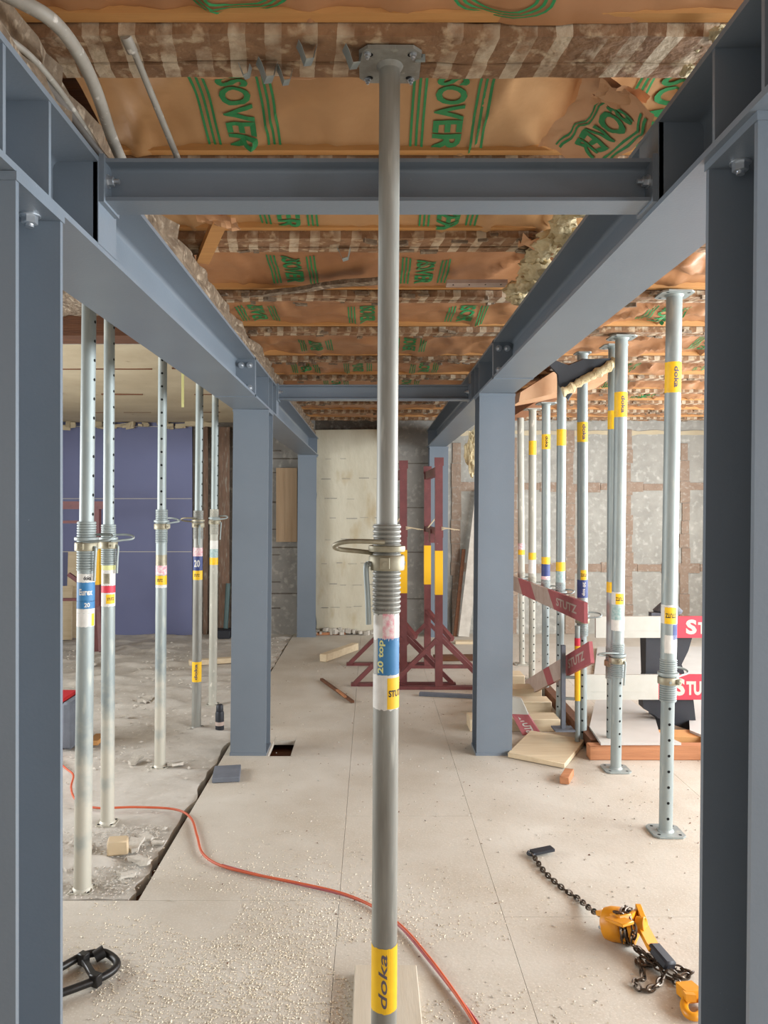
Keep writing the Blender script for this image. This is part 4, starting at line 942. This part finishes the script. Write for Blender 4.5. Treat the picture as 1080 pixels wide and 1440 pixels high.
# ------------------------------------------------------------------ small things on the floor
# orange hose
pts = [FL(70, 1060, .012), FL(92, 1080, .012), FL(103, 1090, .012), FL(100, 1108, .012), FL(108, 1126, .012), FL(135, 1136, .012), FL(190, 1135, .012), FL(245, 1138, .012), FL(268, 1150, .012), FL(277, 1175, .012), FL(285, 1200, .012), FL(310, 1217, .012), FL(360, 1230, .012), FL(420, 1242, .012), FL(480, 1256, .012), FL(525, 1275, .012), FL(565, 1303, .012), FL(602, 1345, .012), FL(637, 1392, .012), FL(668, 1440, .012), FL(700, 1500, .012)]
b = MB(); b.tube(smooth_path(pts, 8), .0056, 10); single('hose', b, M['orange'], 'long orange hose winding across the floor to the bottom edge', 'hose')
pts2 = [p+Vector((.004+.012*math.sin(i*.9), .01*math.cos(i*1.3), -.003)) for i, p in enumerate(pts[11:])]
b = MB(); b.tube(smooth_path(pts2, 8), .005, 10); single('cord', b, M['redold'], 'thinner red cord lying beside the orange hose', 'cord')
# plank under the foreground prop
b = MB(); b.span((-.055, 1.42, .002), (.150, 2.545, .032)); single('plank', b, M['dustwood'], 'dusty plank lying under the foreground prop', 'plank', bevel=.003)
# chain hoist
def link_chain(b, path, pitch=.025, rw=.0088, rl=.0182, r=.0036):
    pts = smooth_path(path, 10); acc = 0; k = 0; last = pts[0]; nxt = 0
    for i in range(1, len(pts)):
        seg = (pts[i]-pts[i-1]).length; d = (pts[i]-pts[i-1]).normalized() if seg else Vector((1, 0, 0))
        while acc+seg >= nxt:
            p = pts[i-1]+d*(nxt-acc); s, u_, dd = frame(d)
            a = PI/4+(PI/2)*(k % 2); w = s*math.cos(a)+u_*math.sin(a); loop = []
            for q in range(12):
                th = 2*PI*q/12; loop.append(p+dd*(rl*math.cos(th))+w*(rw*math.sin(th)))
            b.tube(loop, r, 5, closed=True); k += 1; nxt += pitch
        acc += seg
Z0h = .035
t = thing('chain_hoist', 'yellow lever chain hoist lying on the floor with its dark chain in a heap', 'hoist', tuple(FL(885, 1300)))
hc = FL(872, 1302, .06); ax = Vector((.72, -.62, .12)).normalized()
sd = Vector((.62, .72, 0)).normalized()
def hp(x, y, z): return FL(x, y, z)
# gear housing: drum lying on its side
b = MB(); a0 = hp(868, 1300, .05); dirn = Vector((.80, -.55, .18)).normalized()
b.lathe([(.001, -.05), (.040, -.05), (.052, -.042), (.058, -.02), (.058, .012), (.050, .022), (.001, .022)], a0, 22, axis=dirn); b.build('gear_housing', M['hoist'], t)
b = MB(); b.lathe([(.001, -.056), (.018, -.056), (.022, -.05), (.022, -.045)], a0, 16, axis=dirn)
for k in range(3):
    an = 2*PI*k/3; s, u_, d_ = frame(dirn); b.bolt(a0-dirn*.046+(s*math.cos(an)+u_*math.sin(an))*.036, -dirn, .006, .002)
b.build('cover_screw', M['zinc'], t)
# frame plate and ridge over the drum
b = MB(); b.bar(hp(846, 1283, .05), hp(880, 1290, .115), .05, .018); b.bar(hp(858, 1290, .10), hp(884, 1300, .118), .055, .012); b.build('ridge_cover', M['hoist'], t, bevel=.003)
b = MB(); s, u_, d_ = frame(dirn)
b.prism([(-.050, -.03), (.05, -.045), (.058, .02), (.02, .052), (-.045, .04)], a0+dirn*.055, s, u_, dirn*.014); b.prism([(-.045, -.03), (.05, -.04), (.05, .02), (.0, .05), (-.04, .035)], a0+dirn*.03, s, u_, dirn*.008); b.build('side_plate', M['hoist'], t)
lv0 = hp(896, 1300, .075); lv1 = hp(922, 1338, .045); lv2 = hp(944, 1360, .032)
b = MB(); b.bar(hp(893, 1284, .085), lv1, .050, .014, up=(.3, -.3, 1)); b.bar(hp(897, 1276, .10), hp(905, 1296, .09), .02, .03); b.cyl(lv0, lv0+dirn*.03, .028, n=18); b.build('lever', M['hoist'], t, bevel=.002)
b = MB(); b.bar(hp(918, 1330, .052), lv2, .046, .032, up=(.3, -.3, 1)); gr = b.build('lever_grip', M['blackrub'], t, bevel=.007)
b = MB()
link_chain(b, [FL(750, 1203, .012), FL(766, 1226, .008), FL(790, 1248, .007), FL(812, 1263, .009), FL(834, 1281, .03), hp(846, 1286, .05)])
b.build('hook_chain', M['chain'], t)
b = MB(); s, u_, d_ = frame(dirn)
for off_, rad_ in ((.034, .056), (.047, .052)): link_chain(b, [a0+dirn*off_+(s*math.cos(q*.52)+u_*math.sin(q*.52))*rad_ for q in range(13)])
link_chain(b, [hp(870, 1284, .12), hp(886, 1290, .11), hp(892, 1308, .08), FL(890, 1326, .03), FL(903, 1340, .012), FL(920, 1350, .010), FL(908, 1358, .01), FL(896, 1350, .012), FL(905, 1372, .008), FL(893, 1382, .008), FL(905, 1392, .01), FL(922, 1386, .01), FL(932, 1372, .014), FL(925, 1360, .02), FL(905, 1350, .02)])
link_chain(b, [hp(874, 1316, .03), FL(890, 1330, .02), FL(912, 1345, .018), FL(930, 1357, .014), FL(955, 1362, .01), FL(972, 1368, .008), FL(958, 1374, .010), FL(940, 1366, .02), FL(934, 1372, .01), FL(950, 1380, .01), FL(964, 1390, .02)])
b.build('load_chain', M['chain'], t)
b = MB(); p0 = FL(748, 1199, .015); p1 = FL(777, 1193, .02); b.bar(p0, p1, .04, .012, up=(0, 0, 1)); b.tube(smooth_path([p0+Vector((-.012, .01, 0)), p0+Vector((-.02, -.01, 0)), p0+Vector((-.004, -.025, 0)), p0+Vector((.01, -.01, 0))], 5), .006, 8)
b.build('hook_strap', M['blackrub'], t, bevel=.002)
b = MB(); b.bar(FL(962, 1388, .02), FL(978, 1402, .03), .055, .035); b.bar(FL(966, 1396, .03), FL(972, 1404, .045), .03, .02)
b.tube(smooth_path([FL(968, 1400, .022), FL(962, 1412, .018), FL(966, 1425, .016), FL(978, 1430, .016), FL(990, 1422, .016), FL(990, 1408, .018)], 6), .0125, 10); b.build('load_hook', M['hoist'], t)
# black clamp frame by the left column
t = thing('clamp_frame', 'black steel clamp frame lying by the foot of the close left column', 'clamp', tuple(FL(130, 1365)))
b = MB(); h = .02
b.tube(smooth_path([FL(40, 1384, h), FL(85, 1361, h), FL(110, 1347, h), FL(128, 1341, h+.006), FL(148, 1340, h), FL(164, 1352, h), FL(160, 1364, h), FL(140, 1376, h), FL(110, 1388, h), FL(85, 1397, h), FL(40, 1414, h)], 6), .0125, 12); b.build('bent_bar', M['blacksteel'], t)
b = MB(); b.bar(FL(117, 1349, h), FL(134, 1377, h), .02, .02); b.bar(FL(113, 1351, h+.004), FL(122, 1345, h+.004), .034, .040); b.bar(FL(130, 1381, h+.004), FL(139, 1374, h+.004), .034, .040); b.build('cross_bar', M['blacksteel'], t, bevel=.003)
b = MB(); b.cyl(FL(133, 1346, h), FL(147, 1337, h+.012), .020, .021, n=14); b.build('screw_nut', M['blacksteel'], t)
# blocks and bits
b = MB(); q = [FL(298, 1102), FL(337, 1100), FL(339, 1082), FL(302, 1084)]
b.loft([[Vector((p.x, p.y, .002)) for p in q], [Vector((p.x, p.y, .03)) for p in q]]); single('slate_block', b, M['slate'], 'flat grey slate block lying on the floor gap before the left column', 'block', bevel=.003)
b = MB(); p = FL(161, 1205); b.box((p.x, p.y+.04, .028), (.085, .07, .062), .25); single('wood_block', b, M['ply'], 'rough wooden cube on the screed between the two nearest left-hand props', 'block', bevel=.006, jit=.01)
t = thing('spray_can', 'small black can standing beside the middle left column', 'can', tuple(FL(309, 1026, -.006)))
p = FL(309, 1026, -.006); b = MB(); b.lathe([(.001, 0), (.029, 0), (.030, .004), (.030, .115), (.026, .128), (.014, .135)], p, 20); b.build('body', M['blackrub'], t)
b = MB(); b.lathe([(.0305, .032), (.0305, .058)], p, 20); b.build('label_band', M['whiteold'], t)
b = MB(); b.lathe([(.024, .128), (.025, .132), (.024, .168), (.018, .175), (.001, .176)], p, 20); b.build('cap', M['blackrub'], t)
t = thing('machine_case', 'red case with dark grey end standing behind the close left column', 'case', tuple(FL(70, 1054)))
p = FL(88, 1054); b = MB(); b.span((p.x-.45, p.y, .01), (p.x-.005, p.y+.3, .31)); b.build('red_shell', M['redm'], t, bevel=.012)
b = MB(); b.span((p.x-.004, p.y-.01, .0), (p.x+.065, p.y+.31, .30)); b.build('grey_end', M['slate'], t, bevel=.015)
def stick(x0, y0, x1_, y1_, w, h, m, name, label, cat, z=0.0, **k):
    b = MB(); b.bar(FL(x0, y0)+Vector((0, 0, z+h/2+.002)), FL(x1_, y1_)+Vector((0, 0, z+h/2+.002)), w, h, up=(0, 0, 1)); single(name, b, m, label, cat, **k)
stick(454, 931, 500, 914, .075, .075, M['rawwood'], 'pine_batten', 'short pale pine batten on the floor left of the trestles', 'batten', bevel=.004)
stick(452, 957, 496, 989, .025, .02, M['oldwood'], 'wood_strip', 'thin dark wooden strip lying on the floor before the trestles', 'strip')
stick(474, 975, 486, 985, .02, .012, M['redwood'], 'wood_strip', 'small brown splinter beside the thin dark wooden strip', 'strip', z=.02)
stick(266, 936, 335, 931, .08, .05, M['rawwood'], 'pine_batten', 'pale pine batten on the screed behind the left-hand props', 'batten', bevel=.004)
stick(130, 1049, 142, 1038, .07, .03, M['batten'], 'wood_scrap', 'orange-brown wood scrap beside the red case', 'scrap', bevel=.003)
stick(445, 893, 486, 892, .06, .03, M['redwood'], 'wood_scrap', 'thin brown offcut on the floor at the foot of the cream wall', 'scrap')
stick(610, 929, 690, 928, .1, .05, M['oldwood'], 'timber_length', 'dark timber length lying behind the maroon trestles', 'timber')
stick(590, 978, 668, 982, .05, .025, M['slate'], 'steel_strip', 'grey steel strip lying at the feet of the maroon trestles', 'strip')
stick(640, 905, 668, 905, .12, .03, M['rawwood'], 'pine_offcut', 'pale offcut lying by the far right column', 'offcut')
# wood chips and plaster crumbs
def chips(name, n, dist, smin, smax, m, label, zfn=lambda x, y: 0.0, tall=.5):
    b = MB(); bm = b.bm
    for _ in range(n):
        x, y = dist(); s = random.uniform(smin, smax); a = random.uniform(0, 6.28); z = zfn(x, y)+.0008
        d = Vector((math.cos(a), math.sin(a), 0)); e = Vector((-d.y, d.x, 0)); c = Vector((x, y, z)); w = s*random.uniform(.2, .6); hh = s*random.uniform(.08, tall)
        v = [bm.verts.new(c-d*s*.5), bm.verts.new(c+e*w*.5), bm.verts.new(c+d*s*.5+Vector((0, 0, hh*random.random()))), bm.verts.new(c-e*w*.5), bm.verts.new(c+Vector((0, 0, hh)))]
        for f in ((0, 1, 4), (1, 2, 4), (2, 3, 4), (3, 0, 4)): b.face([v[k] for k in f])
    return tag(b.build(name, m, smooth=0), label, 'debris', kind='stuff')
def near():
    while True:
        x = random.gauss(-.35, .42); y = random.gauss(2.45, .42)
        if 1.5 < y < 4.6 and x > GAP-.2 and noise.noise((x*2.5, y*2.5, 0)) > -.25 and not (-.06 < x < .155 and y < 2.55): return x, y
chips('wood_shavings', 12000, near, .003, .0095, M['chips'], 'pale wood shavings scattered over the floor in the left foreground')
def wide():
    while True:
        x = random.uniform(-.88, 3); y = random.uniform(1.6, 8)
        if not (-.06 < x < .155 and y < 2.55): return x, y
chips('floor_crumbs', 2200, wide, .004, .016, M['debris'], 'small pale crumbs strewn over the whole gypsum floor')
chips('dark_crumbs', 500, wide, .004, .014, M['oldwood'], 'small dark brown crumbs strewn over the whole gypsum floor')
def lefty():
    while True:
        x = random.uniform(-3.6, GAP-.06); y = 3.1+6*random.random()**1.3
        if 3.6 < y < 4.5 and random.random() < .8: continue
        if noise.noise((x*1.6, y*1.6, 3)) > -.1: return x, y
chips('plaster_crumbs', 1900, lefty, .008, .04, M['debris'], 'broken plaster crumbs covering the rough screed on the left', lambda x, y: -.006, .4)
rf = random.Random(5); frag = None
for fx, fy, fs_ in ((190, 1190, .12), (206, 1178, .08), (196, 1212, .11), (178, 1232, .08), (222, 1186, .06), (120, 1192, .07), (190, 1070, .12), (248, 1076, .10), (170, 1010, .12), (205, 985, .14), (130, 935, .15), (235, 930, .12)):
    c = FL(fx, fy, 0.0)
    if frag is None:
        b = MB(); po = [((1+.35*math.sin(k*2.7))*.5*math.cos(k*.785), (1+.35*math.sin(k*2.7))*.28*math.sin(k*.785)) for k in range(8)]
        b.prism(po, (0, 0, 0), (1, 0, 0), (0, 1, 0), (.02, .01, .16)); frag = b.build('plaster_fragment', M['debris'], jit=.05, smooth=0); o = frag
    else:
        o = frag.copy(); COL.objects.link(o)
    o.location = c; o.rotation_euler = (rf.uniform(-.15, .15), rf.uniform(-.15, .15), rf.uniform(0, 6)); o.scale = (fs_, fs_, fs_)
    tag(o, 'broken plate of pale plaster lying on the rough screed among the left-hand props', 'plaster', 'broken plaster plates on the screed')
def strip():
    y = random.uniform(3.05, 3.75); return GAP-.06-abs(random.gauss(0, .28)), y
chips('plaster_chips', 1500, strip, .004, .020, M['debris'], 'pale plaster chips heaped around the foot of the nearest left-hand prop', lambda x, y: -.006, .35)
